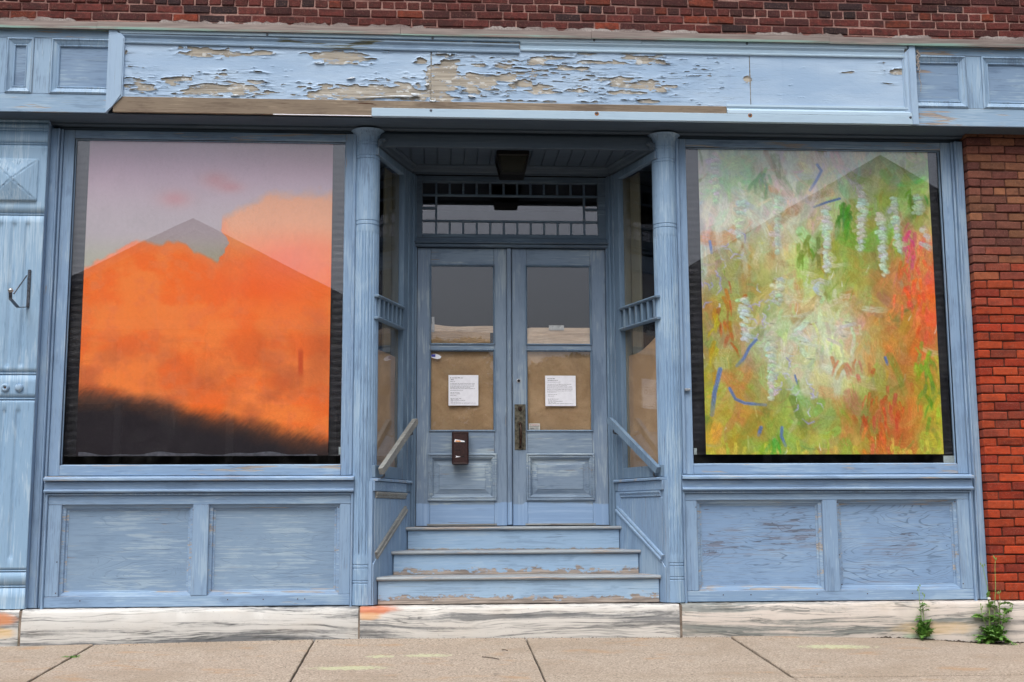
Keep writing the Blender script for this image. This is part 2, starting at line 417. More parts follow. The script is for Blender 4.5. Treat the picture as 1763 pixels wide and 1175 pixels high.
def marble_mat(name, tone=(200,199,195), grey=(104,107,110), amt=1.0, seed=0.0, warm=0.0):
    N = NT(name)
    o = N.tc.outputs['Object']
    w = N.noise(N.vec((1.0, 2, 3.0), seed=seed, rnd=False), 1.0, 3, .5)
    sx = N.sep()
    # veins run along the block, gently wavy
    zz = N.math('ADD', N.math('MULTIPLY', sx[2], 15.0), N.math('MULTIPLY', w, 2.2))
    cb = N.n('ShaderNodeCombineXYZ'); N.set(cb.inputs[0], N.math('MULTIPLY', sx[0], .55)); N.set(cb.inputs[1], N.math('MULTIPLY', sx[1], 3.0)); N.set(cb.inputs[2], zz)
    a = N.n('ShaderNodeVectorMath', operation='ADD'); N.set(a.inputs[0], cb.outputs[0]); a.inputs[1].default_value = (seed*3, seed, seed*5)
    v = N.noise(a.outputs[0], .8, 6, .62, .35)
    v2 = N.noise(a.outputs[0], 1.25, 6, .58, .5); v3 = N.noise(a.outputs[0], 2.6, 5, .6, .3)
    thin = N.math('ABSOLUTE', N.math('SUBTRACT', v2, .5))
    f = N.math('MULTIPLY', N.step(N.math('MULTIPLY_ADD', N.noise(N.vec((26,26,50), rnd=False, seed=seed), 1, 5, .7), .10, N.math('SUBTRACT', v, .05)), .465, .60), .85*amt)
    t = N.math('MAXIMUM', N.math('MULTIPLY', N.step(thin, .030, .0), N.step(v, .34, .50)), N.math('MULTIPLY', N.step(N.math('ABSOLUTE', N.math('SUBTRACT', v3, .5)), .030, .0), N.math('MULTIPLY', N.step(v, .42, .56), .7)))
    t = N.math('MULTIPLY', t, .8*amt)
    col = N.mix(f, L(*tone), L(*grey)); col = N.mix(t, col, L(*[int(c*.72) for c in grey]))
    st = N.noise(N.vec((2, 3, 5), seed=seed+3, rnd=False), 1, 4, .6)
    col = N.mix(N.math('MULTIPLY', N.step(st, .5, .75), .16+warm), col, L(190,172,146))
    if warm >= 0:
        sp = N.noise(N.vec((60, 60, 60)), 1, 3, .7); col = N.mix(N.math('MULTIPLY', N.step(sp, .64, .72), .5), col, L(110,102,94))
    sp2 = N.noise(N.vec((9, 9, 16), seed=seed, rnd=False), 1, 6, .7)             # splash dirt along the pavement
    zd = N.math('MULTIPLY_ADD', N.math('SUBTRACT', sp2, .5), .22, N.sep()[2])
    col = N.mix(N.math('MULTIPLY', N.step(zd, -.285, -.34), .35), col, L(112,102,92))
    h = N.noise(N.vec((40, 40, 60)), 1, 5, .65)
    return N, col, h
def marble(name, stain=None, **k):
    N, col, h = marble_mat(name, **k)
    if stain:
        for (sx_, sz_, rx, rz, c, s_) in stain:
            p = N.sep(); n = N.noise(N.vec((10, 10, 30), rnd=False), 1, 4, .6)
            dx = N.math('DIVIDE', N.math('SUBTRACT', p[0], sx_), rx); dz = N.math('DIVIDE', N.math('SUBTRACT', p[2], sz_), rz)
            d = N.math('ADD', N.math('MULTIPLY', dx, dx), N.math('MULTIPLY', dz, dz))
            d = N.math('ADD', d, N.math('MULTIPLY', N.math('SUBTRACT', n, .5), 1.6))
            col = N.mix(N.math('MULTIPLY', N.step(d, 1.35, .05), s_), col, L(*c))
    return N.done(N.bsdf(col, .5, N.bump(h, .0012, .7), spec=.4))

def concrete():
    N = NT('sidewalk_concrete')
    f = N.noise(N.vec((75,75,75), rnd=False), 1, 5, .75); g = N.noise(N.vec((24,34,24), rnd=False), 1, 5, .7)
    b = N.noise(N.vec((1.1,1.6,1), rnd=False), 1, 6, .65, .4); b2 = N.noise(N.vec((3,6,1), rnd=False, seed=4), 1, 5, .6)
    col = N.mix(N.step(f, .32, .68), L(120,109,97), L(189,174,157))
    col = N.mix(N.math('MULTIPLY', N.step(g, .55, .68), .5), col, L(112,100,88))
    col = N.mix(N.math('MULTIPLY', N.step(b, .45, .68), .5), col, L(140,124,106))
    col = N.mix(N.math('MULTIPLY', N.step(b2, .56, .72), .5), col, L(166,128,88))
    b3 = N.noise(N.vec((7,16,1), rnd=False, seed=9), 1, 6, .7); col = N.mix(N.math('MULTIPLY', N.step(b3, .60, .68), .35), col, L(96,88,80))
    vo = N.n('ShaderNodeTexVoronoi'); N.set(vo.inputs['Vector'], N.vec((14,14,14), rnd=False)); vo.inputs['Scale'].default_value = 1
    col = N.mix(N.math('MULTIPLY', N.step(vo.outputs['Distance'], .12, .06), .6), col, L(74,66,60))
    # faint chalk rubbings
    for (cx_, cy_, rx, ry) in ((-1.16,-1.22,.26,.075), (-.98,-.84,.10,.05), (-.67,-.82,.17,.06), (2.15,-.62,.30,.10)):
        p = N.sep(); n = N.noise(N.vec((26,40,26), rnd=False), 1, 4, .65)
        dx = N.math('DIVIDE', N.math('SUBTRACT', p[0], cx_), rx); dy = N.math('DIVIDE', N.math('SUBTRACT', p[1], cy_), ry)
        d = N.math('ADD', N.math('MULTIPLY', dx, dx), N.math('MULTIPLY', dy, dy))
        d = N.math('ADD', d, N.math('MULTIPLY', N.math('SUBTRACT', n, .5), 4.5))
        col = N.mix(N.math('MULTIPLY', N.step(d, 1.0, .2), .45), col, L(196,208,160))
    return N.done(N.bsdf(col, .85, N.bump(N.math('ADD', f, N.math('MULTIPLY', g, .8)), .002, .7), spec=.25))
m_conc = concrete()
m_asph = plain('street_asphalt', (50,50,54), .9, var=.25, scale=90, bump=.003)
m_dirt = plain('joint_dirt', (58,50,44), .95, var=.4, scale=80)
m_grass = plain('ground_soil', (70,78,48), .95, var=.3, scale=3)

def brick_mat(name='old_brick', soot=1.0):
    N = NT(name)
    c = N.attr('Col')
    a = N.noise(N.vec((30,30,38), rnd=False), 1, 5, .65); b = N.noise(N.vec((150,150,150), rnd=False), 1, 3, .6)
    s = N.noise(N.vec((4,4,8), rnd=False, seed=2), 1, 5, .65, .3)
    col = N.mix(N.step(a, .3, .72), N.mix(.5*soot, c, (0.01,0.006,0.005,1)), c)
    col = N.mix(N.math('MULTIPLY', N.step(b, .56, .68), .4), col, L(156,122,104))
    col = N.mix(N.math('MULTIPLY', N.step(s, .50, .66), .6*soot), col, L(44,28,27))
    s2 = N.noise(N.vec((18,18,26), rnd=False, seed=7), 1, 4, .65); col = N.mix(N.math('MULTIPLY', N.step(s2, .56, .68), .55*soot), col, L(48,32,30))
    h = N.math('ADD', N.math('MULTIPLY', a, .7), N.math('MULTIPLY', b, .3))
    return N.done(N.bsdf(col, .82, N.bump(h, .004, .8), spec=.25))
m_brick = brick_mat()
m_brickp = brick_mat('pier_brick', .55)
def mortar_mat(name, c1, c2):
    N = NT(name); a = N.noise(N.vec((70,70,70), rnd=False), 1, 4, .7); b = N.noise(N.vec((2,2,6), rnd=False), 1, 4, .6)
    col = N.mix(N.step(b, .40, .60), L(*c1), L(*c2)); col = N.mix(N.math('MULTIPLY', N.step(a, .6, .4), .35), col, L(60,44,42))
    return N.done(N.bsdf(col, .92, N.bump(a, .005, .8), spec=.2))
m_mort = mortar_mat('pink_mortar', (136,98,92), (176,140,130))
m_mortd = mortar_mat('dark_mortar', (62,36,28), (96,62,52))
m_smear = mortar_mat('grey_mortar_smears', (134,122,118), (172,164,160))

# ================================================================== BUILDING (brick and stone)
YB = -.08                                    # face of the brickwork
YE = -.25                                    # face of the wooden beam
bld = thing('brick_building', 'old red brick building carrying the blue wooden shopfront', 'building', (0, .3, 0))
BC = .0675
bp = 3.53                                    # left edge of the right-hand pier
pier_top = Z(1710, 224, YB)
zstone = .385
def brick_colour(kind, z, rnd):
    if kind == 'top':
        r = rnd.random()
        base = (98,44,40) if r < .5 else ((76,36,36) if r < .8 else ((128,56,38) if r < .9 else (52,34,38)))
    else:
        t = (z-2.85)/.35 + rnd.uniform(-.3,.3)
        hi = rnd.choice([(130,84,62),(122,74,60),(112,64,56),(140,92,66)])
        lo = rnd.choice([(164,60,30),(176,70,36),(158,52,28),(142,50,34),(172,64,32),(150,64,44)])
        k = min(1, max(0, t+.5)); base = tuple(lo[i]*(1-k)+hi[i]*k for i in range(3))
    j = rnd.uniform(.86, 1.12)
    return tuple(linv([min(255, c*j) for c in base])) + (1.0,)
def bricks(mb, x0, x1, z0, z1, yf, depth, kind, rnd, joint=.009, hdr=6, phase=0, zbase=None):
    nrow = int(math.ceil((z1-z0)/BC)); 
    for r in range(nrow):
        za = z0+r*BC; zb = min(za+BC-joint, z1)
        if zb-za < .02: continue
        header = ((r+phase) % hdr == 0)
        ln = .1015 if header else .203
        x = x0 - (0 if (r % 2 == 0) else ln/2)
        if kind == 'top': x += rnd.uniform(-.02, .02)
        while x < x1:
            l = ln*rnd.uniform(.97, 1.03)
            a = max(x+joint/2, x0 + (0 if kind != 'top' else -1)); b = min(x+l-joint/2, x1)
            if b-a > .03:
                mb.cur = brick_colour(kind, za, rnd)
                oy = rnd.uniform(-.005, .005); tz = rnd.uniform(-.003, .003); rt = rnd.uniform(-.018, .018)
                def J(p, xc=(a+b)/2, zc=(za+zb)/2):
                    q = [p[0] + rnd.uniform(-.0026,.0026), p[1] + rnd.uniform(-.001,.001), p[2] + tz + (p[0]-xc)*rt + rnd.uniform(-.0026,.0026)]
                    return q
                mb.box(a, b, yf+oy, yf+depth, za, zb, .006, J)
            x += l
rb = random.Random(3)
z_up = Z(881, 52, YB) - .05
mb = MB(); bricks(mb, -6, 6, z_up, z_up+1.3, YB, .1, 'top', rb, hdr=6, phase=3)
wall = mb.build('brick_wall', m_brick, bld, color=True, label='sooty red brick wall above the wooden beam')
mb = MB(); mb.box(-6, 6, YB+.008, .4, z_up-.02, z_up+1.29, .002); mb.build('mortar', m_mort, wall)
# smeared mortar along the bottom course
rs = random.Random(11); mb = MB(); x = -4.6
zs0 = Z(881, 51, YB)
while x < 4.6:
    l = rs.uniform(.10, .42); 
    if rs.random() < .8:
        n = max(5, int(l/.028)); zt = Z(PW/2+(x+.63)*220, 0, YB)
        pts = [(x+l*k/n, zs0-.05) for k in range(n+1)]
        top = [(x+l*k/n, zs0+.014+rs.uniform(-.007,.010)-(.02 if k in (0,n) else 0)) for k in range(n+1)]
        mb.prism(pts+top[::-1], YB-.006, YB+.004)
    x += l + rs.uniform(0, .05)
mb.each('mortar_smear', m_smear, wall)
mb = MB(); bricks(mb, bp, 6, zstone+.0, pier_top+.22, YB, .12, 'pier', rb, hdr=50, phase=4, joint=.008)
pier = mb.build('brick_pier', m_brickp, bld, color=True, label='brick pier weathered tan above and bright red below')
mb = MB(); mb.box(bp+.012, 6, YB+.010, .4, zstone, pier_top+.25, .002); mb.build('mortar', m_mortd, pier)
# left hand bricks beyond the pilaster (just out of frame)
mb = MB(); bricks(mb, -6, -4.32, zstone, 4.0, YB, .1, 'pier', rb, hdr=50)
p2 = mb.build('brick_pier', m_brick, bld, color=True)
mb = MB(); mb.box(-6, -4.33, YB+.010, .4, zstone, 4.0, .002); mb.build('mortar', m_mortd, p2)

# marble base course: four blocks
YM = -.13
zm = lambda px, py: Z(px, py, YM)
xj0 = X(33, 1085, YM); xj1 = X(618, 1070, YM); xj2 = X(1173, 1066, YM); xj3 = X(1722, 1062, YM)
z_mt = zstone-.004; 
def block(x0, x1, mat, seed, chip=.006, label=None, zt=z_mt, y0=YM):
    r = random.Random(seed); nx = max(8, int((x1-x0)/.03)); 
    prof = [(.52, zt), (y0+.022, zt), (y0+.008, zt-.007), (y0, zt-.024), (y0-.002, .25), (y0, .02), (y0+.004, -.12)]
    P = np.zeros((len(prof), nx+1, 3)); 
    for k in range(nx+1):
        t = x0+(x1-x0)*k/nx; ed = min(k, nx-k)
        for i, (y, z) in enumerate(prof):
            c = r.uniform(0, chip) if 1 <= i <= 3 else r.uniform(0, .0012)
            if r.random() < .05 and i in (2,3): c += .008
            dy = c + (.008 if ed == 0 else 0); dz = -c*.7 if i <= 3 else 0
            P[i, k] = (t, y+dy, z+dz)
    ob = grid('plinth_block', P, mat, bld, smooth=False, label=label)
    b = MB()
    for xe in (x0, x1): b.box(xe-.0015, xe+.0015, y0+.014, .5, -.1, zt-.03, .0005)
    return ob
block(-6.2, xj0-.010, marble('veined_marble', seed=1.0, stain=[(xj0-.16, zstone-.07, .16, .05, (200,128,78), .8), (xj0-.12, zstone-.16, .10, .04, (220,180,110), .6)]), 1, label='white marble block with an orange stain at the left edge')
block(xj0+.008, xj1-.006, marble('veined_marble', seed=2.3, amt=1.1), 2, label='grey veined white marble block under the left bulkhead')
block(xj1+.006, xj2-.010, marble('veined_marble', seed=3.9, tone=(204,201,195), amt=1.0, stain=[(xj1+.10, zstone-.025, .20, .035, (190,104,60), .9), (xj1+.07, zstone-.07, .10, .03, (214,160,100), .7)]), 3, label='marble block below the steps with a rust stain')
block(xj2+.008, xj3-.004, marble('veined_marble', seed=6.2, tone=(202,193,184), grey=(112,120,118), amt=1.0, warm=.1, stain=[(xj3-.62, .13, .13, .03, (160,196,160), .6), (xj3-.5, .19, .34, .05, (206,178,132), .6)]), 4, label='grey streaked marble block under the right bulkhead')
block(xj3+.006, 6.2, marble('veined_marble', seed=8.0, tone=(206,197,188), amt=.8), 5, label='pale marble block under the brick pier')
mb = MB()
for xe, w in ((xj0, .009), (xj1, .006), (xj2, .010), (xj3, .006)):
    mb.box(xe-w, xe+w, YM+.010, .5, -.12, zstone-.012, .001)
mb.each('plinth_joint', mortar_mat('joint_mortar', (120,108,96), (150,136,122)), bld)
# dark rooms behind the glass
mb = MB()
mb.box(-5, 5, 4.0, 4.1, 0, 5, .01); mb.box(-5.1, -5, .3, 4.1, 0, 5, .01); mb.box(5, 5.1, .3, 4.1, 0, 5, .01)
mb.box(-5, 5, .25, 4.1, 4.35, 4.45, .01); mb.box(-5, 5, .9, 4.1, .85, .9, .01)
mb.each('interior_wall', m_inter, bld)

# ================================================================== STOREFRONT (timber)
sf = thing('wooden_storefront', 'faded blue wooden shopfront with two show windows and recessed doors', 'storefront', (0, .1, zstone))
GY = .06                                      # glass plane of the show windows
zbt = zstone
WA, WB = 3.362, 1.321                         # outer / inner edges of the panes
wz0, wz1 = 1.404, 3.878
colx, colr = 1.151, .094
zsof = 4.045                                   # underside of the beam
zsof_ = Z(881, 205.5, YE)
zsof = zsof_
casx = 3.53                                    # outer edge of casing
zsl = 1.286

# ---- beam: soffit, side fascias
mb = MB()
z_b1 = Z(881, 61, YE-.02)                      # top of beam
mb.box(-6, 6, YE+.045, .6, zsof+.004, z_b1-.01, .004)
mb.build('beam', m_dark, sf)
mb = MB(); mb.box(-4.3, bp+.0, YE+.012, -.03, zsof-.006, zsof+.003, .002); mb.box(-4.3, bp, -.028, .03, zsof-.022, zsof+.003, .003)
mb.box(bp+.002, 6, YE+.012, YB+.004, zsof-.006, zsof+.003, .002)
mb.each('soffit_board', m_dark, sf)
mb = MB(); zf0 = z_b1-.022; zf1 = zf0+.058
for a, b, dy, dz in ((-6, -3.15, 0, 0), (-3.148, -.9, -.002, .003), (-.898, .55, -.001, .0), (.552, 2.4, -.003, .002), (2.402, 6, 0, -.001)):
    mb.strip(a, b, [(YE-.045+dy, zf0+dz-.004), (YE-.045+dy, zf0+.012+dz), (YE-.037+dy, zf0+.016+dz), (YE-.034+dy, zf1+dz), (YB+.02, zf1+dz+.03), (YB+.02, zf0), (YE-.02, zf0)])
mb.build('roof_flashing', m_flash, sf)

sgL, sgR = Xm([(191,52),(178,187)], YE-.03), Xm([(1578,78),(1580,208)], YE-.03)
def fascia(x0, x1, zlo, zhi, panels, zr0, zr1):
    """rails, stiles and moulded panels of the side fascia"""
    fa = MB(); 
    fa.box(x0, x1, YE, YE+.03, zlo, zr0, .003)
    fa.box(x0, x1, YE, YE+.03, zr1, zhi, .003)
    ob = fa.build('fascia', m_fasc, sf)
    xs = sorted([x0]+[e for p in panels for e in p]+[x1])
    st = MB()
    for a, b in zip(xs[::2], xs[1::2]):
        if b-a > .01: st.box(a, b, YE+.001, YE+.03, zr0+.001, zr1-.001, .003)
    st.each('stile', m_fascv, ob)
    for (a, b) in panels:
        w = .062
        fr = MB(); fr.frame(a+.001, b-.001, zr0+.001, zr1-.001, [(0, YE+.02), (0, YE-.004), (.012, YE-.012), (.020, YE-.002), (.034, YE+.004), (.048, YE+.012), (w-.008, YE+.006), (w-.003, YE+.010), (w, YE+.026)])
        fr.build('panel_moulding', m_fascv, ob)
        pn = MB(); pn.box(a+w-.004, b-w+.004, YE+.022, YE+.032, zr0+w-.004, zr1-w+.004, .001)
        pn.build('panel', m_fpan, ob)
zr0 = Z(100, 162, YE); zr1 = Z(100, 66, YE)
fl = lambda px, py=115: X(px, py, YE)
fascia(-6, sgL+.01, zsof, z_b1, [(fl(-90), fl(-12)), (fl(10), fl(57)), (fl(87), sgL+.05)], zr0, zr1)
zr0 = Z(1660, 187, YE); zr1 = Z(1660, 97, YE)
fascia(sgR-.01, 6, zsof, z_b1, [(sgR-.09, fl(1665,145)), (fl(1691,145), fl(1850,145)), (fl(1880,145), fl(1990,145))], zr0, zr1)

# ---- head casing over the windows and opening
zh1 = zsof-.022; zh0 = Z(255, 225.5, .03)
mb = MB()
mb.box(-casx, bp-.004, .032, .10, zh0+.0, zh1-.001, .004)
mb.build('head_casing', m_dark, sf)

# ---- show windows
def show_window(s, mirrored):
    x0, x1 = (-WA, -WB) if s < 0 else (WB, WA)
    xo0, xo1 = (-casx, -colx) if s < 0 else (colx, casx)
    lab = 'large show window left of the doors, behind it the orange print' if s < 0 else 'large show window right of the doors, behind it the green abstract print'
    win = MB()
    zt = zh0-.004
    # outer casing jamb with bead
    oj = (-casx, -WA-.0) if s < 0 else (WA, casx)
    win_fr = MB()
    w = casx-WA
    # outer jamb: stepped profile, running full height to the stone
    def jamb(mb, xa, sg, za, zb, steps):
        for (u0, u1, y) in steps:
            a, b = xa+sg*u0, xa+sg*u1
            mb.box(min(a,b), max(a,b), y, .10, za, zb, .004)
    jm = MB(); jamb(jm, s*casx, -s, zbt+.001, zt, [(0.0, .052, -.012), (.054, .066, -.024), (.068, .086, .004)])
    root = jm.build('display_window', m_v, sf, label=lab)
    sa = MB()
    # sash frame
    inner = s*1.245
    zb = zsl+.04
    xa, xb = (x0, x1)
    oa = s*(casx-.088); 
    lo, hi = min(oa, s*1.235), max(oa, s*1.235)
    sa.box(lo, x0, .022, .09, zb, zt, .003); sa.box(x1, hi, .022, .09, zb, zt, .003)
    sa.each('sash_stile', m_v, root)
    sb = MB(); sb.box(x0+.0005, x1-.0005, .022, .09, wz1, zt-.001, .003); sb.box(x0+.0005, x1-.0005, .018, .09, zb, wz0, .004)
    sb.each('sash_rail', m_hw, root)
    bd = MB(); bd.frame(x0+.0, x1-.0, wz0, wz1, [(0, .03), (0, .050), (.006, .057), (.006, .062)]); bd.build('glazing_bead', m_v, root)
    # inner bead next to the column
    ib = MB(); a, b = sorted((s*1.236, s*1.262)); 
    ib.box(a, b, .0, .02, zb, zt-.002, .006); ib.build('inner_bead', m_v, root)
    gl = MB(); gl.box(x0-.004, x1+.004, GY, GY+.006, wz0-.004, wz1+.004, .0005); gl.build('pane', m_glass, root)
    # sill: worn ledge and mouldings below
    si = MB(); a, b = sorted((s*(casx-.082), s*(colx+.07)))
    si.strip(a, b, [(.09, zsl+.040), (-.010, zsl+.036), (-.052, zsl+.026), (-.060, zsl+.020), (-.060, zsl+.006), (-.048, zsl+.002), (.09, zsl)])
    si.build('sill', m_hw, root)
    s2 = MB(); s2.strip(a, b, [(.09, zsl-.002), (-.024, zsl-.002), (-.028, zsl-.010), (-.024, zsl-.018), (-.024, zsl-.056), (-.040, zsl-.060), (-.048, zsl-.070), (-.044, zsl-.080), (-.03, zsl-.082), (.09, zsl-.082)])
    s2.build('sill_moulding', m_h, root)
    return root
show_window(-1, False); show_window(1, True)

# ---- bulkheads under the windows
def bulkhead(s):
    xa, xb = sorted((s*(casx-.090), s*(colx+.072)))
    zt = zsl-.084; zb = zbt+.001
    rails = MB(); yf = -.004
    if s < 0: p = [(103,330),(358,584)]; zp0, zp1 = Z(330,1026,yf), Z(330,869,yf); xs = [X(q, 950, yf) for pr in p for q in pr]
    else:     p = [(1202,1418),(1444,1652)]; zp0, zp1 = Z(1430,1016,yf), Z(1430,861,yf); xs = [X(q, 940, yf) for pr in p for q in pr]
    bead = MB()
    e = .026
    bead.frame(xa, xb, zb-.3, zt, [(0, .03), (0, -.016), (.006, -.024), (.014, -.022), (.018, -.012), (.018, .01)], sides='LRT')
    rails.box(xa+.018, xb-.018, yf, .06, zb, zp0, .004)
    rails.box(xa+.018, xb-.018, yf, .06, zp1, zt-.018, .004)
    root = rails.build('bulkhead', m_h, sf)
    bead.build('edge_bead', m_v, root)
    st = MB()
    st.box(xa+.0185, xs[0], yf+.001, .06, zp0, zp1, .004); st.box(xs[1], xs[2], yf-.003, .06, zp0-.012 if s > 0 else zp0, zp1, .004); st.box(xs[3], xb-.0185, yf+.001, .06, zp0, zp1, .004)
    st.each('bulkhead_stile', m_v, root)
    for (a, b) in ((xs[0], xs[1]), (xs[2], xs[3])):
        fr = MB(); fr.frame(a+.0005, b-.0005, zp0+.0005, zp1-.0005, [(0, yf+.05), (0, yf+.020), (.022, yf+.028), (.028, yf+.044), (.040, yf+.046), (.042, yf+.06)])
        fr.build('panel_moulding', m_hw, root)
        pn = MB(); pn.box(a+.03, b-.03, yf+.050, yf+.066, zp0+.03, zp1-.03, .001)
        pn.build('panel', m_plyl if s < 0 else m_plyr, root, label='plywood panel with faded and rubbed paint' if s < 0 else 'plywood panel with flaking ringed grain')
    nh = MB(); r = random.Random(5+s)
    for q in xs: 
        for zz in (zp0+.03, zp0+.25, zp1-.03):
            if r.random() < .6: nh.lathe((q+r.uniform(-.02,.02), yf-.0, zz+r.uniform(-.02,.02)), [(.0045, .004), (.0045, -.0015)], 8, 'Y')
    for k in range(5): nh.lathe((r.uniform(xa+.1, xb-.1), yf, zp0-.03), [(.0045, .004), (.0045, -.0015)], 8, 'Y')
    nh.each('nail_head', plain('rusty_nail', (70,50,42), .7, .3), root)
bulkhead(-1); bulkhead(1)

# ---- turned, fluted columns
def column(s, gtop, glow):
    z0, z1 = zbt+.001, zsof-.024
    zz = lambda pys: [Z(634 if s < 0 else 1143, p, -.04) for p in pys]
    grooves = zz(gtop) + zz(glow)
    zf1, zf0 = zz([397 if s < 0 else 403])[0], zz([958])[0]
    zs = set(np.linspace(z0, z1, 60).tolist())
    for g in grooves: zs |= {g-.006, g-.003, g, g+.003, g+.006}
    for k in np.linspace(0, 1, 8): zs |= {zf1-.06*k, zf0+.06*k}
    zc0 = z1-.075
    for k in np.linspace(0, 1, 9): zs.add(zc0+.075*k)
    zs = np.array(sorted(zs)); na = 161; th = np.linspace(-PI, PI, na)
    P = np.zeros((len(zs), na, 3)); nfl = 22
    for i, z in enumerate(zs):
        r = np.full(na, colr)
        for g in grooves: 
            if abs(z-g) < .0045: r = r - .004
        if zf0 < z < zf1:
            d = min(z-zf0, zf1-z); k = min(1, d/.028); k = math.sqrt(k)
            c = np.cos(th*nfl); r = r - .0062*k*np.clip(c*1.6-.2, 0, 1)
        if z > zc0:
            t = (z-zc0)/.075; r = r + .030*(t**1.7) + (.006 if t > .9 else 0)
        if z < zz([1012])[0]: r = r + .001
        P[i,:,0] = s*colx + r*np.sin(th); P[i,:,1] = .05 - r*np.cos(th); P[i,:,2] = z
    ob = grid('column', P, m_col, sf, smooth=True)
    try: ob.data.set_sharp_from_angle(angle=math.radians(28))
    except Exception: pass
    ob['label'] = 'round fluted column left of the entrance' if s < 0 else 'round fluted column right of the entrance'
    return ob
column(-1, [242, 248, 266.5, 272, 379, 386], [973, 979, 1000.5, 1005])
column(1, [250, 255, 273, 278, 384.5, 391], [970, 975, 994, 999])

# ---- left pilaster: incised bands, pyramid block, flutes, studs
xp1 = -3.529; xp0 = -4.30; YP = YB
def pilaster():
    q = lambda py: Z(40, py, YP)
    z0, z1 = zbt+.001, zsof-.008
    gr = [q(p) for p in (211, 221, 225.5, 246, 249.5, 367.5, 371, 641, 645.5, 684.5, 689, 981, 985, 1008, 1012)]
    pitch = .098; xf = [xp1-.115-pitch*k for k in range(7)]
    fl = [(q(632), q(384)), (q(963), q(705))]
    pa, pb = q(346), q(275); pxa, pxb = xp1-.415, xp1-.06
    zs = set(np.linspace(z0, z1, 50).tolist())
    for g in gr: zs |= {g-.005, g-.0025, g, g+.0025, g+.005}
    for a, b in fl:
        for k in np.linspace(0, 1, 8): zs |= {a+.05*k, b-.05*k}
    for z in np.linspace(pa, pb, 32): zs.add(float(z))
    zs |= {pa-.003, pb+.003}
    zs = np.array(sorted(zs)); 
    xs = np.array(sorted(set(np.linspace(xp0, xp1, 150).tolist()) | {xp1-.004, pxa-.003, pxa, pxb, pxb+.003}))
    XX, ZZ = np.meshgrid(xs, zs)
    Y = np.full_like(XX, YP)
    for g in gr: Y += np.where(np.abs(ZZ-g) < .0045, .012, 0)
    for a, b in fl:
        for x in xf:
            d = np.minimum(ZZ-a, b-ZZ); k = np.sqrt(np.clip(d/.03, 0, 1)); k = np.where(d > 0, k, 0)
            Y += .011*k*np.clip(1-((XX-x)/.022)**2, 0, 1)
    ins = (XX >= pxa) & (XX <= pxb) & (ZZ >= pa) & (ZZ <= pb)
    u = np.abs((XX-(pxa+pxb)/2)/((pxb-pxa)/2)); v = np.abs((ZZ-(pa+pb)/2)/((pb-pa)/2))
    Y = np.where(ins, YP-.012-.046*(1-np.maximum(u, v))+np.where(np.abs(u-v) < .022, .010, 0), Y)
    # vertical board seams
    Y += np.where(np.abs(XX-(xp1-.232)) < .003, .004, 0)
    Y += np.where(np.abs(XX-xp1) < .001, .004, 0)
    P = np.stack([XX, Y, ZZ], -1)
    ob = grid('pilaster', P, m_pil, sf, smooth=False)
    sd = MB(); sd.box(xp1-.0015, xp1, YP+.004, .12, z0, z1, .0005); sd.build('pilaster_side', m_v, ob)
    zr = q(668)
    for k, x in enumerate(xf[:5]):
        st = MB(); prof = [(.030, .0), (.030, -.010), (.026, -.018), (.018, -.024)]
        prof += [(.010, -.026)] if k == 0 else [(.012, -.020), (.009, -.012)]
        st.lathe((x, YP, zr), prof, 20, 'Y'); st.build('stud', m_col, ob, smooth=True)
        if k > 0:
            c = MB(); c.lathe((x+.003, YP-.011, zr), [(.010, 0), (.008, -.003)], 10, 'Y'); c.build('stud_core', plain('rotten_stud_core', (74,54,44), .9), ob)
pilaster()
# reveal between pilaster and casing
mb = MB(); mb.box(xp1+.0005, -casx-.0005+.0, .02, .12, zbt+.001, zh0, .0005)

# ================================================================== ENTRANCE RECESS
TD = .301; DYP = .735                          # tread depth, door plane
zN = [.584, .763, .942]                        # tread heights
sl = .335
def wallx(y): return 1.056 - sl*y
E_ = Vector((sl, 1.0, 0)).normalized(); N_ = Vector((E_.y, -E_.x, 0))
def sideT(s):
    def T(u, d, z):
        p = Vector((-wallx(0), 0, 0)) + E_*u - N_*d
        return ((p.x if s < 0 else -p.x), p.y, z)
    return T
def side_uz(px, py, s):
    d = Vector(ray(px, py)); c = Vector(CP)
    n = Vector((N_.x*(1 if s < 0 else -1), N_.y, 0)); p0 = Vector(((-1 if s < 0 else 1)*wallx(0), 0, 0))
    t = (p0-c).dot(n)/d.dot(n); q = c+d*t
    e = Vector((E_.x*(1 if s < 0 else -1), E_.y, 0))
    return (q-p0).dot(e), q.z
ULEN = DYP/E_.y
zceil = Z(718, 284, DYP-.06)
# ceiling of the recess: bead boards running to the door
mb = MB(); x = -1.15; 
while x < 1.15:
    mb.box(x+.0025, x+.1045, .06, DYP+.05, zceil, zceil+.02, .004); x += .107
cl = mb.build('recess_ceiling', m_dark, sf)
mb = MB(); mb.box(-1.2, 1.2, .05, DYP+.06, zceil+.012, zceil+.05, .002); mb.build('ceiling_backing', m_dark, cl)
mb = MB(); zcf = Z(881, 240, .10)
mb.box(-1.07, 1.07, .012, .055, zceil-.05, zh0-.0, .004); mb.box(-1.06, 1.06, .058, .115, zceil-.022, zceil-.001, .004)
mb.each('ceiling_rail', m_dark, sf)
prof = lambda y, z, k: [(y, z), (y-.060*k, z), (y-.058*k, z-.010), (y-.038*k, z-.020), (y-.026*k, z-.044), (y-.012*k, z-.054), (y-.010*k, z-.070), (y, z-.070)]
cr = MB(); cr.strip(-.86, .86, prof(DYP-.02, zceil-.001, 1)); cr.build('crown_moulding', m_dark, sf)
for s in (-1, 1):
    c2 = MB(sideT(s)); c2.strip(-.02, ULEN-.03, prof(0.012, zceil-.0015, 1)); c2.build('crown_moulding', m_dark, sf)

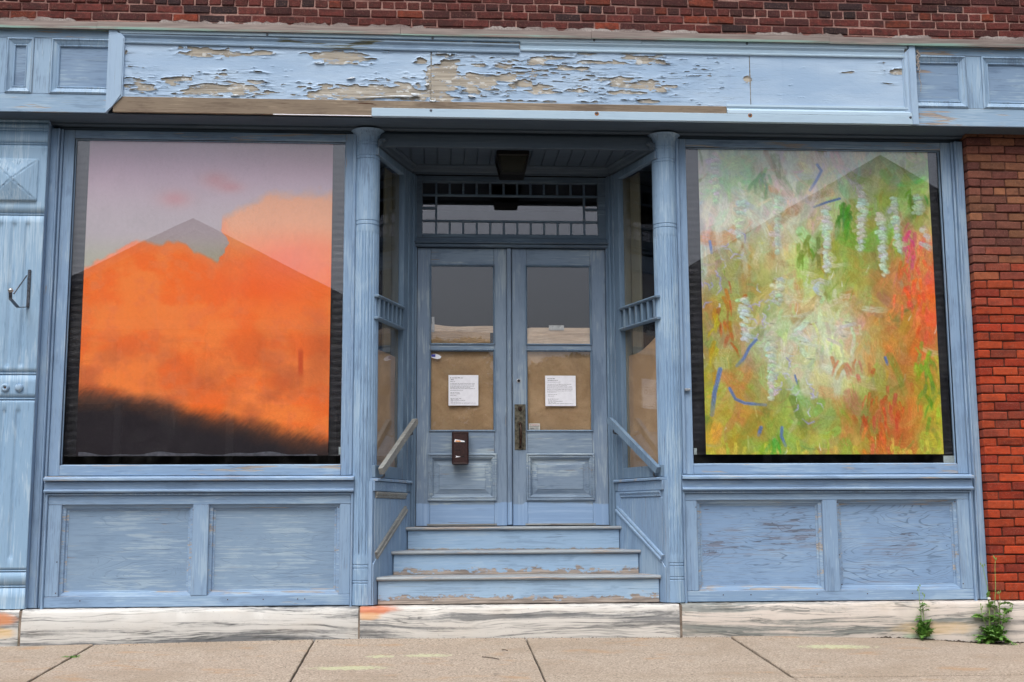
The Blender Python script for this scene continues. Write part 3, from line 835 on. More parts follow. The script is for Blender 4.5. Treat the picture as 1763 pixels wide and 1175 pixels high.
# ---- side walls
def side(s):
    T = sideT(s)
    R = (lambda a, b: side_uz(a, b, s))
    if s < 0:
        zled = R(700, 830)[1]; zpb = R(690, 806)[1]; m1 = R(697, 532)[1]; m0 = R(696, 567)[1]; uj = R(693.5, 650)[0]; us = R(700.5, 650)[0]
        dg0 = R(650, 957); dg1 = R(699, 880)
    else:
        zled = R(1060, 829)[1]; zpb = R(1075, 806)[1]; m1 = R(1064, 534)[1]; m0 = R(1064, 569)[1]; uj = R(1070, 650)[0]; us = R(1061.5, 650)[0]
        dg0 = R(1137, 962); dg1 = R(1062, 880)
    ue = ULEN; zhd = zceil-.13
    # window
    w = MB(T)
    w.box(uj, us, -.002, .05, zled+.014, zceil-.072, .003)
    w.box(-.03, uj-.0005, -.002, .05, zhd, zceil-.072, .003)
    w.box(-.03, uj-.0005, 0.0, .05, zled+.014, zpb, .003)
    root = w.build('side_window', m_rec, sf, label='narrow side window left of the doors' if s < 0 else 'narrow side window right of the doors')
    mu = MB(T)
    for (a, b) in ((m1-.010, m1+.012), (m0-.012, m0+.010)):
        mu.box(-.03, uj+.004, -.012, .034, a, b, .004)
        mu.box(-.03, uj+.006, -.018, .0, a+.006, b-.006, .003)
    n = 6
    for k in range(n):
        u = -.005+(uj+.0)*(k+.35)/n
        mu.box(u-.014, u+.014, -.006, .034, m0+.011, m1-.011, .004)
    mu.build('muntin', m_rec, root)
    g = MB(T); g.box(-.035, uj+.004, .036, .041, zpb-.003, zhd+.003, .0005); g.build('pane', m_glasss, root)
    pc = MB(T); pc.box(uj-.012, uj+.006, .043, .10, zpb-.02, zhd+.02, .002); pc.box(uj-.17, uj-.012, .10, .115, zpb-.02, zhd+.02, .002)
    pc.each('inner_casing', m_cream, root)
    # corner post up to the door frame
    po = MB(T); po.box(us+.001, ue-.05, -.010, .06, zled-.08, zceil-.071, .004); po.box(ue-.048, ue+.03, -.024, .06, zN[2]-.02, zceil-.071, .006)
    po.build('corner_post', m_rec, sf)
    # lower panelled cheek
    ck = MB(T)
    le = MB(T); le.strip(-.04, ue-.052, [(.06, zled+.012), (-.020, zled+.010), (-.026, zled+.002), (-.024, zled-.010), (.06, zled-.012)])
    cheek = MB(T); cheek.box(-.05, ue+.02, .012, .04, zbt+.001, zled-.013, .002)
    croot = cheek.build('side_panel', m_v, sf)
    le.build('ledge', m_hw, croot)
    ap = MB(T); ap.box(-.045, ue-.053, -.004, .011, zled-.085, zled-.014, .003); ap.build('apron', m_h, croot)
    mo = MB(T); zt = zled-.087
    mo.strip(.0, ue-.13, [(.011, zt), (-.012, zt-.002), (-.014, zt-.012), (.0, zt-.026), (-.004, zt-.040), (.004, zt-.046), (.011, zt-.048)])
    mo.build('panel_moulding', m_grey if s < 0 else m_h, croot)
    vm = MB(T); vm.box(ue-.128, ue-.054, -.006, .011, zN[2]-.0, zt-.001, .003); vm.build('side_stile', m_v, croot)
    # bead boards
    bb = MB(T); u = -.02
    while u < ue-.14:
        bb.box(u+.002, u+.062, .004, .011, zbt+.05, zt-.05, .003); u += .064
    bb.build('bead_board', m_v, croot)
    # triangular stringer board under the sloping moulding
    st = MB(T)
    st.prism([(-.045, zbt+.002), (ue-.054, zbt+.002), (ue-.054, dg1[1]+.02), (dg1[0], dg1[1]-.0), (dg0[0], dg0[1]), (-.045, dg0[1]-.06)], -.001, .0095)
    st.build('stringer', m_v, croot)
    dm = MB(T)
    du, dz = dg1[0]-dg0[0], dg1[1]-dg0[1]; ln = math.hypot(du, dz); cu, cz_ = du/ln, dz/ln
    def T2(a, b, c):
        return T(dg0[0]+a*cu-c*cz_, b, dg0[1]+a*cz_+c*cu)
    dm = MB(T2); dm.strip(-.03, ln, [(.01, -.012), (-.012, -.012), (-.018, .0), (-.018, .012), (-.008, .020), (-.014, .032), (-.010, .044), (.01, .046)])
    dm.build('sloping_moulding', m_grey if s < 0 else m_h, croot)
side(-1); side(1)

# ---- steps (a thing of its own)
stp = thing('entrance_steps', 'three worn blue wooden steps up to the double doors', 'steps', (0, .35, zstone))
nx_ = [1.048, .952, .852]
m_foot = [paint('riser_paint_worn_foot', 'H', base=(146,174,212), pale=(176,196,222), patch=.6, bare=.1, seed=50+i, wood=(170,158,148), foot=(.042, .056, .17) if i == 0 else ((.222, .240, .19) if i == 1 else (.380, .390, .06)), edge=0) for i in range(3)]
m_tread = paint('tread_worn', 'H', base=(146,154,168), pale=(172,178,186), wood=(164,156,150), patch=.8, bare=1.2, seed=60, edge=1.2)
for i in range(3):
    y0 = .02 + i*TD; zb = zstone+.002 if i == 0 else zN[i-1]+.001
    yn = i*TD
    hw = wallx(y0)-.012
    r = MB(); r.box(-hw, hw, y0, y0+.02, zb, zN[i]-.029, .002); r.build('riser', m_foot[i], stp)
    t = MB(); nw = nx_[i]; yb = y0+TD+.02 if i < 2 else DYP+.06
    h2 = min(nw, wallx(y0+TD)+.04)
    a = zN[i]
    # nosing nibbled by wear
    rr = random.Random(i); n = 60
    P = np.zeros((9, n+1, 3))
    pr = [(yb, a), (yn+.03, a), (yn+.006, a-.001), (yn-.004, a-.006), (yn-.007, a-.014), (yn-.004, a-.022), (yn+.004, a-.027), (yn+.03, a-.028), (yb, a-.028)]
    for k in range(n+1):
        xx = -nw + 2*nw*k/n; c = rr.uniform(0, .003)
        for j, (yy, zz) in enumerate(pr):
            xs_ = xx
            if j in (0, 1, 7, 8):
                lim = wallx(yy if j in (1,7) else y0+TD)-.001; xs_ = max(-lim, min(lim, xx)) if j in (0,8) else xx
            P[j, k] = (xs_, yy + (c if 2 <= j <= 6 else 0), zz - (c*.6 if j in (2,3) else 0))
    ob = grid('tread', P, m_tread, stp, smooth=False)
    en = MB()
    for sgn in (-1, 1):
        en.mk.append((len(en.v), len(en.f))); en.poly([(sgn*nw, yy, zz) for yy, zz in pr[1:8]])
    en.each('tread_end', m_tread, ob)

# ---- door frame, transom and doors
xd = .790; YD = DYP
zdt = Z(881, 428, YD); zdb = zN[2]+.006
ztr0 = Z(881, 411, YD-.02); ztr1 = zceil-.072
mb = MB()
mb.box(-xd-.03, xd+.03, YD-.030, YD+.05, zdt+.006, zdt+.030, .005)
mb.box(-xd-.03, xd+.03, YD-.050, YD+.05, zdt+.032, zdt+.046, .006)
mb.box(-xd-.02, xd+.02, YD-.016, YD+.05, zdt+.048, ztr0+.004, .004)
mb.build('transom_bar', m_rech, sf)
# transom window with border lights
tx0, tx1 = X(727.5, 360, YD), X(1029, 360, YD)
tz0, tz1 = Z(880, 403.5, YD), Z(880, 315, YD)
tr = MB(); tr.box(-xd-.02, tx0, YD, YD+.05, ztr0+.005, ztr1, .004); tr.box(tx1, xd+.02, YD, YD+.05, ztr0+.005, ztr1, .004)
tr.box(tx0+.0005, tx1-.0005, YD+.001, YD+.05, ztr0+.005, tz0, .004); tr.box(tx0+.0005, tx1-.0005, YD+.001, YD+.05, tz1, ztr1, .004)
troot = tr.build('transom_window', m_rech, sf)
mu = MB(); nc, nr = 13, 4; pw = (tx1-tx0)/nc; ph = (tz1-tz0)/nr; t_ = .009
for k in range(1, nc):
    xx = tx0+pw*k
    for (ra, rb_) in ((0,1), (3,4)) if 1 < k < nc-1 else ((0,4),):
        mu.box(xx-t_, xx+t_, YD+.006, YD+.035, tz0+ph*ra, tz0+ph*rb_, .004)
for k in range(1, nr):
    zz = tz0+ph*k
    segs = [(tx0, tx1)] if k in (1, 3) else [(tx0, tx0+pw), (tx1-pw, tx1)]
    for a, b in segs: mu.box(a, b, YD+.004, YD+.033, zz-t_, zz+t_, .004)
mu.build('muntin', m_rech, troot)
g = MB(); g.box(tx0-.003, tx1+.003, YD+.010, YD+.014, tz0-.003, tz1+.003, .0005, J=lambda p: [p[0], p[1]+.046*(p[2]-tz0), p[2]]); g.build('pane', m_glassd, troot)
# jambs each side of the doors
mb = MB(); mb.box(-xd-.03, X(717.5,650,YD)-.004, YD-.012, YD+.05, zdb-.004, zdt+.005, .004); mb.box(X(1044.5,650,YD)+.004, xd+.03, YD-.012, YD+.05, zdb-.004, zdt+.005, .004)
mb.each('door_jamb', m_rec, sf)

def door(px0, px1, gl, gr_, pl, pr_, lab, right):
    yd = YD+.012
    x0, x1 = X(px0, 650, yd), X(px1, 650, yd)
    a, b = X(gl, 600, yd), X(gr_, 600, yd)
    zA1, zA0 = Z(880, 458, yd), Z(880, 592.5, yd); zB1, zB0 = Z(880, 604, yd), Z(880, 741.5, yd)
    p0, p1 = X(pl, 820, yd), X(pr_, 820, yd); zp1, zp0 = Z(880, 781, yd), Z(880, 863, yd)
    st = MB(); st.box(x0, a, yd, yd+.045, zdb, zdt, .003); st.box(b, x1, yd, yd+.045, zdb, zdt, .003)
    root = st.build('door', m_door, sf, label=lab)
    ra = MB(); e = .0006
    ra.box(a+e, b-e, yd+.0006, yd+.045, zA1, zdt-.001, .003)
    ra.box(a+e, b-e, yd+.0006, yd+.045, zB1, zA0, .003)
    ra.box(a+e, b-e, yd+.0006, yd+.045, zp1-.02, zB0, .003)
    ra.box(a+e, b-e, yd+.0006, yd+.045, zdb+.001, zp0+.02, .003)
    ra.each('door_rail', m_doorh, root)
    for (u, v) in ((zA0, zA1), (zB0, zB1)):
        bd = MB(); bd.frame(a, b, u, v, [(-.010, yd-.001), (-.010, yd-.006), (-.004, yd-.010), (.0, yd-.004), (.005, yd+.008), (.006, yd+.02)]); bd.build('glazing_bead', m_rec, root)
        g = MB(); g.box(a-.002, b+.002, yd+.018, yd+.022, u-.002, v+.002, .0005); g.build('pane', m_glassd, root)
    mo = MB(); w = .0
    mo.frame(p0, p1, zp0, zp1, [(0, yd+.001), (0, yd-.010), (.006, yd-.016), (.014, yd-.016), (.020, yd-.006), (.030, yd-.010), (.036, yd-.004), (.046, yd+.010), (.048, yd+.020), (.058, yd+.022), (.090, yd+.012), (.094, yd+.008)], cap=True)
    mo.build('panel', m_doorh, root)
    kb = MB(); kb.box(a-.02, b+.02, yd-.004, yd-.0006, zdb+.002, zdb+.016, .001); kb.build('weather_strip', m_grey, root)
    return root, (a, b, zA0, zA1, zB0, zB1, yd, x0, x1)
dl, DL = door(717.5, 872.5, 741, 850.5, 736.5, 855.5, 'left door leaf of the double doors', False)
dr, DR = door(882, 1044.5, 907, 1017.5, 906, 1024, 'right door leaf of the double doors, carrying the brass handle', True)
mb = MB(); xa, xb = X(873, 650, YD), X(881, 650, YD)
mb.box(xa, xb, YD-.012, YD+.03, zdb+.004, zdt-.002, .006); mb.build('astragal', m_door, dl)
# handle set on the right leaf
yd = DR[6]
hx0, hx1 = X(886, 735, yd), X(905, 735, yd); hz0, hz1 = Z(895, 775, yd), Z(895, 696.5, yd)
pl = MB(); pl.box(hx0, hx1, yd-.005, yd-.0005, hz0, hz1, .002)
hc = (hx0+hx1)/2
for qx in (hx0+.012, hx1-.012):
    for qz in (hz0+.012, hz1-.012): pl.lathe((qx, yd-.005, qz), [(.004, .001), (.004, -.0015)], 8, 'Y')
plate = pl.build('handle_plate', m_brass, dr)
zg1 = Z(895, 731, yd); zg0 = Z(895, 770, yd)
hd = MB(); hd.tube([(hc, yd-.006, zg1+.012), (hc, yd-.022, zg1+.010), (hc, yd-.045, zg1-.006), (hc, yd-.054, zg1-.04), (hc+.001, yd-.056, zg1-.09), (hc, yd-.050, zg0+.03), (hc, yd-.034, zg0+.010), (hc, yd-.006, zg0)], [.008, .009, .010, .0115, .0135, .011, .008, .010], 10)
hd.lathe((hc, yd-.004, zg1+.004), [(.016, 0), (.014, -.008)], 14, 'Y'); hd.lathe((hc, yd-.004, zg0+.0), [(.014, 0), (.012, -.006)], 14, 'Y')
hd.build('handle', m_bronze, dr, smooth=True)
lk = MB(); lk.lathe((hc, yd-.0045, Z(895, 704.5, yd)), [(.018, 0), (.018, -.006), (.014, -.010), (.010, -.010), (.009, -.007)], 18, 'Y'); lk.build('lock', m_bronze, dr, smooth=False)
kh = MB(); xk, zk = X(893, 656, yd), Z(893, 656, yd)
kh.lathe((xk, yd+.0, zk), [(.017, 0), (.017, -.003), (.0125, -.004), (.0115, -.001)], 18, 'Y'); kh.build('keyhole_ring', plain('white_metal_ring', (170,172,176), .4, .5), dr)
kh = MB(); kh.lathe((xk, yd-.0012, zk), [(.0113, 0), (.0113, -.0006)], 16, 'Y'); kh.build('keyhole', m_black, dr)
# ================================================================== SIGN BOARD (peeling)
YS = YE-.03
sg = thing('sign_board', 'long blank signboard with badly peeling pale blue paint on the beam', 'sign', (0, YE, zsof))
zs_t = Z(881, 62.0, YS); zs_s = Z(881, 70.5, YS); zs_c = Z(881, 87, YS); zs_p = Z(881, 178, YE); zs_b = Z(881, 190, YS); zs_0 = Z(881, 204, YS)
iL, iR = sgL+.115, sgR-.115
N = NT('bare_sign_timber')
g1 = N.noise(N.vec((2, 20, 45)), 1, 5, .65, .4); g2 = N.noise(N.vec((7, 120, 240)), 1, 3, .6); g3 = N.noise(N.vec((1.2, 3, 6)), 1, 4, .6)
c = N.mix(N.step(g1, .3, .7), L(136,130,120), L(192,185,172)); c = N.mix(N.math('MULTIPLY', N.step(g3, .45, .7), .35), c, L(184,172,154)); c = N.mix(N.math('MULTIPLY', N.step(g2, .38, .3), .6), c, L(70,62,54))
pw = N.noise(N.vec((9, 30, 26), rnd=False), 1, 5, .7); c = N.mix(N.math('MULTIPLY', N.step(pw, .565, .585), .85), c, L(206,208,206))
pb = N.noise(N.vec((14, 30, 48), rnd=False, seed=5), 1, 4, .7); c = N.mix(N.math('MULTIPLY', N.step(pb, .60, .62), .8), c, L(150,168,190))
m_sgw = N.done(N.bsdf(c, .85, N.bump(N.math('ADD', g1, g2), .002, .7), spec=.2))
mb = MB()
seams = [X(742, 130, YE), X(1291, 140, YE)]
cuts = [iL-.06]+seams+[iR+.06]
for a, b in zip(cuts, cuts[1:]): mb.box(a+.0012, b-.0012, YE-.004, YE+.016, zs_p-.03, zs_t-.004, .001)
mb.each('panel', m_sgw, sg)
# paint film, lifted and holed
N = NT('peeling_pale_blue_paint')
mk = N.attr('mask', 'Fac'); zn = N.attr('zone', 'Fac')
j = N.noise(N.vec((30, 30, 90), rnd=False), 1, 4, .7)
mm = N.math('MULTIPLY_ADD', N.math('SUBTRACT', j, .5), .16, mk)
fi = N.noise(N.vec((4, 100, 120), rnd=False), 1, 4, .65); bg = N.noise(N.vec((1.2, 3, 4), rnd=False), 1, 5, .6); st = N.noise(N.vec((12, 8, .8), rnd=False, seed=3), 1, 4, .6)
col = N.mix(N.step(bg, .35, .7), L(150,177,206), L(172,195,218)); col = N.mix(N.math('MULTIPLY', N.step(st, .55, .75), .22), col, L(128,150,186))
ck = N.math('MULTIPLY', N.step(fi, .43, .36), N.math('MULTIPLY_ADD', zn, 1.2, .10, clamp=True))
col = N.mix(N.math('MULTIPLY', ck, .8), col, L(64,72,88))
sc = N.math('MULTIPLY', N.step(j, .53, .64), N.step(zn, .35, .85))
col = N.mix(N.math('MULTIPLY', sc, .40), col, L(118,128,146))
edge = N.math('MULTIPLY', N.step(mm, .075, .02), N.step(N.noise(N.vec((20, 20, 40), rnd=False, seed=6), 1, 3, .6), .46, .56))
col = N.mix(N.math('MULTIPLY', edge, .75), col, L(206,214,222))
ge = N.n('ShaderNodeNewGeometry')
hh = N.math('MULTIPLY_ADD', ck, -1.0, N.math('MULTIPLY', j, .6))
sh = N.bsdf(col, .48, N.bump(hh, .0025, .8), spec=.4)
tr = N.n('ShaderNodeBsdfTransparent'); mx = N.n('ShaderNodeMixShader')
N.set(mx.inputs[0], N.math('GREATER_THAN', mm, 0.0)); N.set(mx.inputs[1], tr.outputs[0]); N.set(mx.inputs[2], sh)
m_film = N.done(mx.outputs[0])
nx, nz = 1380, 100
xs = np.linspace(iL-.01, iR+.01, nx); zs = np.linspace(zs_p-.004, zs_c+.02, nz); XX, ZZ = np.meshgrid(xs, zs)
holes = [(372,91,56,6,1),(345,92,36,4,1),(301,139,19,7,1),(241,149,20,6,1),(383,128,9,6,1),(390,155,46,9,1),(340,157,22,5,.8),(592,100,38,8,1.2),(560,97,20,5,1),(450,91,16,3,1),(443,125,14,2,.8),(442,143,14,3,.8),
 (605,160,60,11,1.4),(560,166,30,6,1.2),(690,158,54,13,1.3),(735,160,18,12,1),(762,132,22,32,1.5),(800,140,50,9,1.2),(758,165,18,12,1.2),(795,141,40,8,1.2),(813,157,10,8,1.2),(838,142,20,5,1),(726,104,9,6,1),(868,114,22,4,1),(826,113,20,3,1),(872,135,24,8,1),(893,143,15,9,1.1),(925,152,20,8,1),(1006,156,20,5,1),(960,100,18,3,1),(925,107,14,6,.9),(1009,95,16,3,1),(1035,108,28,3,1),
 (1084,97,14,6,1),(1113,106,26,5,1),(1076,136,21,4,1),(1105,148,34,8,1.1),(1130,153,20,6,1),(1078,161,30,3,1),(1112,175,16,3,1),(1286,135,6,6,.9),(903,175,40,2,.8),(1020,177,20,2,.7),(212,88,6,10,.9),(218,150,8,5,.7),(975,117,16,3,1),(1000,118,10,3,1),(945,160,14,3,1),(1150,149,20,2,.9),(1545,125,10,4,1),(1528,145,14,2,.8),(1460,126,10,2,.8)]
zones = [(385,145,90,22,1),(230,140,45,32,.85),(215,95,15,25,.8),(680,150,60,18,.7),(800,100,70,12,.9),(930,120,110,45,1),(1040,140,110,40,.8),(840,160,60,14,.9),(1190,130,110,50,.42),(640,88,50,6,.8),(350,165,110,8,.9),(1530,128,30,20,.5),(1110,100,80,18,.7),(1100,172,160,6,.6),(500,172,120,5,.5)]
mask = np.full_like(XX, 2.0); wz = np.zeros_like(XX)
nj = fbm(XX*8, ZZ*48, 21, 5, .62)-.5
nb = np.floor(vnoise(XX*26, ZZ*60, 5)*5)/5-.4
for (px, py, rx, ry, k) in holes:
    q = at(px, py, YE); r1, r2 = rx/213.0, ry/213.0
    d = np.sqrt(((XX-q[0])/r1)**2+((ZZ-q[2])/r2)**2)
    mask = np.minimum(mask, (d-1.0*min(k,1.15))*.9 + nj*2.3 + nb*.8)
for (px, py, rx, ry, k) in zones:
    q = at(px, py, YE); d = np.sqrt(((XX-q[0])/(rx/213.0))**2+((ZZ-q[2])/(ry/213.0))**2)
    wz = np.maximum(wz, k*np.clip(1.25-d, 0, 1))
fl = fbm(XX*11, ZZ*62, 33, 5, .6)
mask = np.minimum(mask, (.86-.285*wz-fl)*7)
mask = np.clip(mask, -1, 2)
lift = np.exp(-np.clip(mask, 0, 2)/.30)*(.002+.012*np.clip(vnoise(XX*9, ZZ*20, 8)-.35, 0, 1)*1.0) + wz*.004*fbm(XX*16, ZZ*60, 44, 3) + .002*fbm(XX*2, ZZ*4, 2, 3)
keep = np.maximum.reduce([mask[:-1,:-1], mask[1:,:-1], mask[:-1,1:], mask[1:,1:]]) > -.12
for sx in seams:
    gap = np.abs(XX-sx) < .0035; mask = np.where(gap, -.5, mask)
P = np.stack([XX, YE-.0065-lift, ZZ], -1)
grid('paint_film', P, m_film, sg, attrs={'mask': mask, 'zone': wz}, keep=keep)
# loose curls standing off the timber
cu = MB(); rc = random.Random(4)
for (px, py, w, h) in ((690,166.5,60,3.2),(640,168,50,2.4),(715,163,14,6),(735,146,8,5),(604,135,14,4),(812,166,12,5),(887,138,8,6),(745,173,10,5),(550,109,16,2.4),(405,165,14,3)):
    q = at(px, py, YE); cu.mk.append((len(cu.v), len(cu.f))); n = 7; m = 5; W = w/213/2; H = h/213
    ph = rc.uniform(0, 6); idx = []
    for i in range(n+1):
        t = i/n*2-1; row = []
        for k in range(m+1):
            a = k/m*2.4; hh_ = H*(1-.5*t*t)*(.8+.3*math.sin(ph+3*t))
            row.append(cu.av((q[0]+W*t, YE-.010-hh_*.55*math.sin(a)-.002*k, q[2]+hh_*.55*(math.cos(a)-1)+.006*math.sin(ph+2*t))))
        idx.append(row)
    for i in range(n):
        for k in range(m): cu.f.append([idx[i][k], idx[i+1][k], idx[i+1][k+1], idx[i][k+1]])
cu.each('paint_curl', plain('chalky_paint_underside', (186,194,200), .6, var=.10), sg, smooth=True)
# frame
mb = MB(); e = .001
mb.box(sgL+.06, X(1105,66,YS)-e, YS, YE+.02, zs_s, zs_t, .003); mb.box(X(1105,66,YS)+e, sgR-.06, YS+.003, YE-.001, zs_s, zs_t-.008, .003)
mb.each('top_trim', m_trim, sg)
cove = lambda za, zb: [(YE-.003, zb), (YS+.004, zb), (YS+.005, zb-.010), (YS+.018, zb-.026), (YS+.020, za+.024), (YS+.006, za+.014), (YS+.008, za+.004), (YE-.003, za)]
xd_ = X(895, 76, YS); xl_ = sgL+.088
ang = .022/(xd_-xl_)
def Tc(x, y, z): return (x, y-(.004 if x > xd_-.3 else 0), z-ang*(x-xl_))
mb = MB(Tc); mb.strip(xl_, xd_-.004, cove(zs_c, zs_s-.002)); mb.build('cove_moulding', paint('cove_paint', 'H', base=(134,158,192), pale=(165,187,216), dark=(100,122,156), patch=.8, bare=.7, wood=(104,104,84), seed=71, edge=.8), sg, label='loose sagging strip of cove moulding')
mb = MB(); mb.strip(xd_+.004, sgR-.085, cove(zs_c, zs_s-.001)); mb.build('cove_moulding', m_trim, sg)
# stiles
mb = MB(); mb.prism([(sgL, zs_0-.004), (sgL+.118, zs_p-.004), (sgL+.118, zs_t-.07), (sgL+.062, zs_t-.012), (sgL+.052, zs_t-.003), (sgL, zs_t-.003)], YS+.0, YE-.0005)
mb.prism([(sgL+.055, zs_0+.055), (sgL+.108, zs_p+.006), (sgL+.108, zs_t-.075), (sgL+.062, zs_t-.03)], YS-.006, YS+.001); mb.build('stile', m_trimv, sg)
mb = MB(); mb.box(sgR-.05, sgR, YS, YE-.0005, zs_0+.001, zs_t-.002, .003); mb.build('stile', m_trimv, sg); mb = MB(); mb.frame(sgR-.5, sgR-.0505, zs_0+.048, zs_s-.0, [(0, YE), (0, YS+.003), (.012, YS-.002), (.018, YS+.008), (.034, YS+.014), (.046, YS+.010), (.052, YS+.018), (.055, YE-.003)], sides='R'); mb.build('stile_moulding', m_trimv, sg)
# bottom: bare rail left, painted strip, short piece of moulding right
mb = MB(); mb.box(sgL+.05, X(1252, 190, YS)-.001, YS+.010, YE-.001, zs_0+.004, zs_p-.003, .004); mb.build('bottom_rail', m_bare, sg, label='bare brown bottom rail whose moulding is gone')
x6 = X(640, 190, YS)
mb = MB(); mb.box(x6, sgR-.052, YS-.006, YE-.001, zs_0-.002, zs_b+.0, .003); mb.build('bottom_trim', m_trim, sg)
x7 = X(1252, 190, YS)
mb = MB(); mb.strip(x7, sgR-.052, [(YE-.003, zs_p+.014), (YS+.012, zs_p+.014), (YS+.010, zs_p-.002), (YS+.018, zs_p-.018), (YS+.006, zs_p-.030), (YS-.002, zs_p-.038), (YS-.004, zs_b+.002), (YE-.003, zs_b+.002)]); mb.build('bottom_moulding', m_trim, sg)
mb = MB(); mb.box(X(470, 190, YS), x6-.001, YS+.006, YS+.0098, zs_0+.001, zs_0+.008, .001); mb.build('trim_remnant', m_white, sg)
sc_ = MB(); rr_ = MB()
for (px, py) in ((191,49.5),(460,60),(745,66),(1023,69.5),(1286,75),(742,191),(1027,195.5),(1291,198.5),(1567,203)):
    q = at(px, py, YS); y_ = YS-.0063 if py > 150 else YS
    sc_.lathe((q[0], y_, q[2]), [(.010, .004), (.010, -.002), (.006, -.004)], 10, 'Y')
    if (px, py) in ((1027,195.5),(1291,198.5)): rr_.lathe((q[0]+.001, y_, q[2]-.005), [(.019, .003), (.016, -.0006)], 14, 'Y')
sc_.each('screw', m_iron, sg); rr_.each('rust_ring', plain('rust_bloom', (150,104,66), .9), sg)

# frayed rope caught beside the sign
rp = MB(); q = [at(px, py, YE-.012) for px, py in ((1579,86),(1582,93),(1577,99),(1582,106),(1578,112),(1584,120),(1582,132),(1586,146),(1585,158))]
rp.tube(q, [.007,.008,.007,.008,.006,.004,.0025,.0025,.002], 6); q2 = [at(px, py, YE-.016) for px, py in ((1577,88),(1584,96),(1578,104),(1583,113),(1580,121))]; rp.tube(q2, .005, 6)
tag(rp.build('rope', plain('frayed_grey_rope', (150,142,134), .9, var=.3, scale=200), None), 'short frayed grey rope hanging at the right end of the signboard', 'rope')

# ================================================================== PRINTS IN THE WINDOWS
def art_material(name, rough=.55):
    N = NT(name); c = N.attr('Col'); w = N.noise(N.vec((60, 60, 420), rnd=False), 1, 2, .5)
    col = N.mix(N.math('MULTIPLY', N.step(w, .4, .65), .16), c, (.62,.60,.60,1), 'MULTIPLY')
    return N.done(N.bsdf(col, rough, N.bump(w, .0006, .5), spec=.25))
K = 1.35
def canvas(c4):
    nx = int((c4[1][0]-c4[0][0])/K); ny = int((c4[3][1]-c4[0][1])/K)
    s, t = np.meshgrid(np.linspace(0, 1, nx), np.linspace(0, 1, ny))
    TL, TR, BR, BL = [np.array(q, float) for q in c4]
    pq = (TL*(1-s[...,None])+TR*s[...,None])*(1-t[...,None]) + (BL*(1-s[...,None])+BR*s[...,None])*t[...,None]
    return s, t, pq[...,0], pq[...,1]
def rect_of(c4, Y):
    W_ = [at(a, b, Y) for a, b in c4]
    return ((W_[0][0]+W_[3][0])/2, (W_[1][0]+W_[2][0])/2, (W_[2][2]+W_[3][2])/2, (W_[0][2]+W_[1][2])/2)
def put(name, c4, img, Y, parent, mat, wrinkle=.004, seed=1):
    s, t, _, _ = canvas(c4); x0, x1, z0, z1 = rect_of(c4, Y)
    yy = Y + wrinkle*(fbm(s*3, t*3, seed, 3)-.5) + wrinkle*.6*(fbm(s*9+t*3, t*2, seed+4, 3)-.5)
    P = np.stack([x0+(x1-x0)*s, yy, z1+(z0-z1)*t], -1)
    return grid(name, P, mat, parent, attrs={'Col': linv(img)})
def mixc(a, b, f): return a*(1-f[...,None]) + b*f[...,None]
C3 = lambda *c: np.array(c, float)
YPR = .086
